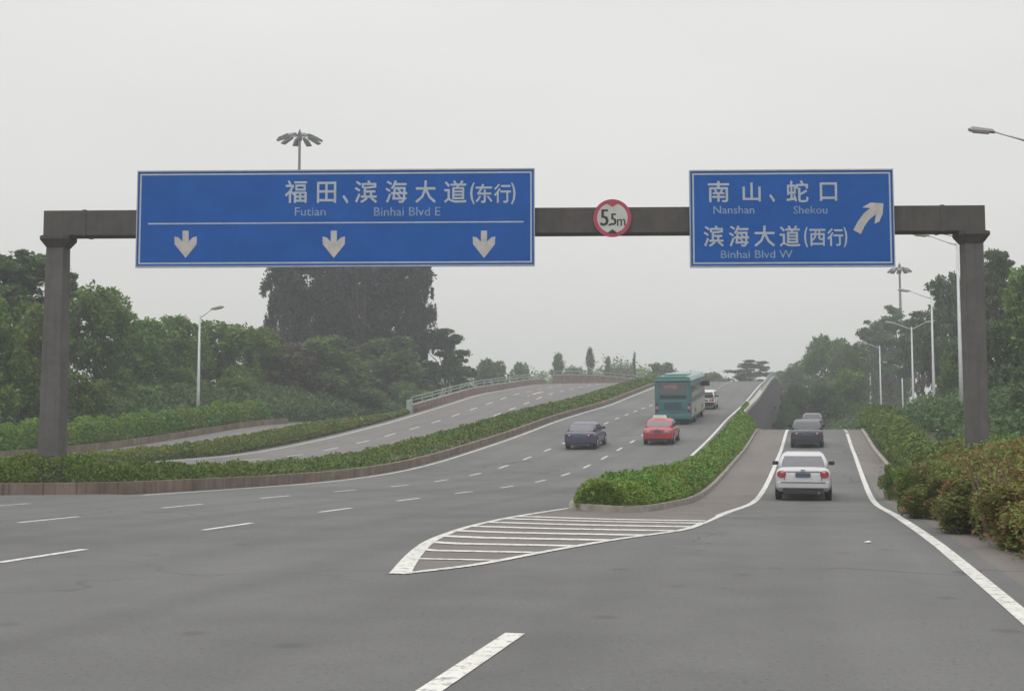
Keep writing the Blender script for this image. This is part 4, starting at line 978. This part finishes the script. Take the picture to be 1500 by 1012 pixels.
leaf_stuff('treeline', 14, [(255, -150, 15), (300, -150, 15)], 60000, .5, 'leaf_olive', lambda t: 14.8, None, None, 'stuff', zf=lambda p, t: -1 + 1.6 * math.sin(p * .11) + 1.2 * math.sin(p * .29 + 1))
# coloured shrubs on the near right verge
rs = random.Random(4)
def shrub_bed(name, seed, zone, n, size, mat, hgt, **k): return leaf_stuff(name, seed, zone, n, size, mat, hgt, None, None, 'stuff', dome=.9, **k)
shrub_bed('shrubbery', 21, [(6, 3.0, 8), (16, 2.45, 8.5), (24, 2.35, 9), (34, 2.75, 9), (46, 3.6, 9)], 210000, .052, 'mixed', lambda t: 1.25 + .25 * np.clip((t - 20) / 15, 0, 1))
shrub_bed('shrubbery', 22, [(6, 3.6, 8), (14, 2.7, 8.5), (24, 2.6, 9), (36, 3.9, 9)], 34000, .05, 'mixed', lambda t: 1.50)
shrub_bed('shrubbery', 23, [(6, 3.8, 8), (14, 3.2, 8.5), (24, 3.2, 9), (46, 3.6, 9)], 40000, .05, 'hedge_dark', lambda t: 1.40 + .2 * np.clip((t - 20) / 15, 0, 1))
sp = 0
for px, z, yt, wpx, mat, lab in [
  (1345, 27, 662, 80, 'mixed', 'red-tipped shrub at the left end of the coloured verge shrubs'),
  (1322, 34, 668, 50, 'hedge_dark', 'green shrub closest to the exit lane where the verge narrows'),
  (1385, 29, 655, 80, 'hedge_dark', 'green shrub just left of the right gantry post foot'),
  (1440, 25, 662, 90, 'mixed', 'yellow-green shrub at the right of the gantry post foot'),
  (1490, 20, 655, 110, 'mixed', 'rusty tinted shrub at the right picture edge'),
  (1362, 24, 690, 90, 'mixed', 'yellowish shrub in the front row left of the gantry post'),
  (1425, 19.5, 690, 130, 'mixed', 'reddish shrub in the front row below the gantry post'),
  (1400, 20.6, 712, 80, 'mixed', 'olive shrub leaning over the shoulder in the middle of the front row'),
  (1300, 37, 664, 36, 'hedge_dark', 'small dark green bush at the near end of the pale verge hedge'),
  (1490, 16.5, 700, 150, 'mixed', 'reddish green shrub nearest the camera at the right picture edge'),
  (1330, 25, 700, 40, 'hedge', 'small bright shrub overhanging the dusty shoulder')]:
    tree('bush%d' % (sp % 2), px, z, yt, wpx, mat, lab, name='shrub', cat='shrub', group='shrubs on the right verge'); sp += 1
tw = MB(); rt = random.Random(9)
for k in range(60):
    x, y = spot(rt.uniform(1420, 1500), rt.uniform(17, 26)); z = ground(x, y)
    a, b = rt.uniform(-.4, .4), rt.uniform(-.4, .4); h = rt.uniform(.9, 1.35)
    tw.tube([(x, y, z + .2), (x + a*.5, y + b*.5, z + h*.7), (x + a, y + b, z + h)], [.012, .008, .004], 4, False)
tag(tw.build('dry_twigs', M['twig'], fix=False), kind='stuff')
rg = np.random.default_rng(8)
def scrap(name, px, z, r, h, mat, label):
    x, y = spot(px, z); vs = []; n = 9
    for j in range(3):
        for i in range(n):
            a = 2 * math.pi * i / n; q = r * (1, .75, .3)[j] * rg.uniform(.65, 1.2); vs.append((q * math.cos(a), q * .8 * math.sin(a), h * (0.02, .6, 1)[j] * rg.uniform(.6, 1.2)))
    fs = [(j*n + i, j*n + (i+1) % n, (j+1)*n + (i+1) % n, (j+1)*n + i) for j in range(2) for i in range(n)] + [tuple(range(2*n, 3*n))]
    o = link(name, mesh(name, vs, fs), M[mat]); o.location = (x, y, ground(x, y) + .012); return tag(o, label, 'litter')
scrap('crumpled_rag', 1336, 28.0, .26, .13, 'red_litter', 'small orange-red rag lying on the dusty shoulder against the verge shrubs')
scrap('crumpled_rag', 1322, 28.6, .13, .06, 'red_litter', 'tiny flat red scrap just left of the orange-red rag')
scrap('paper_scrap', 1267, 17.6, .06, .02, 'roof_sign', 'small white scrap of paper on the asphalt behind the white saloon')
# dead leaves and litter along the kerb
lt = np.random.default_rng(3); n = 900
tt = lt.uniform(8, 60, n); pp = 3.05 - np.abs(lt.normal(0, .28, n))
leafm = leaf_mesh('leaf_litter', np.stack([pp, tt, [ground(a, b) + .02 for a, b in zip(pp, tt)]], 1), .05, 3, up=6, zs=1.0)
tag(link('leaf_litter', leafm, M['leaf_brown']), kind='stuff')

# ------------------------------------------------------------------ haze
hzm = bpy.data.materials.new('haze'); hzm.use_nodes = True; hn = hzm.node_tree; hn.nodes.clear()
ho = hn.nodes.new('ShaderNodeOutputMaterial'); pv = hn.nodes.new('ShaderNodeVolumePrincipled')
pv.inputs['Color'].default_value = (0.82, 0.85, 0.88, 1); pv.inputs['Density'].default_value = 0.0013; pv.inputs['Anisotropy'].default_value = 0.2
hn.links.new(pv.outputs[0], ho.inputs['Volume'])
tag(MB().box((-1600, -130, -4), (1600, 1250, 54)).build('haze', hzm), kind='stuff')
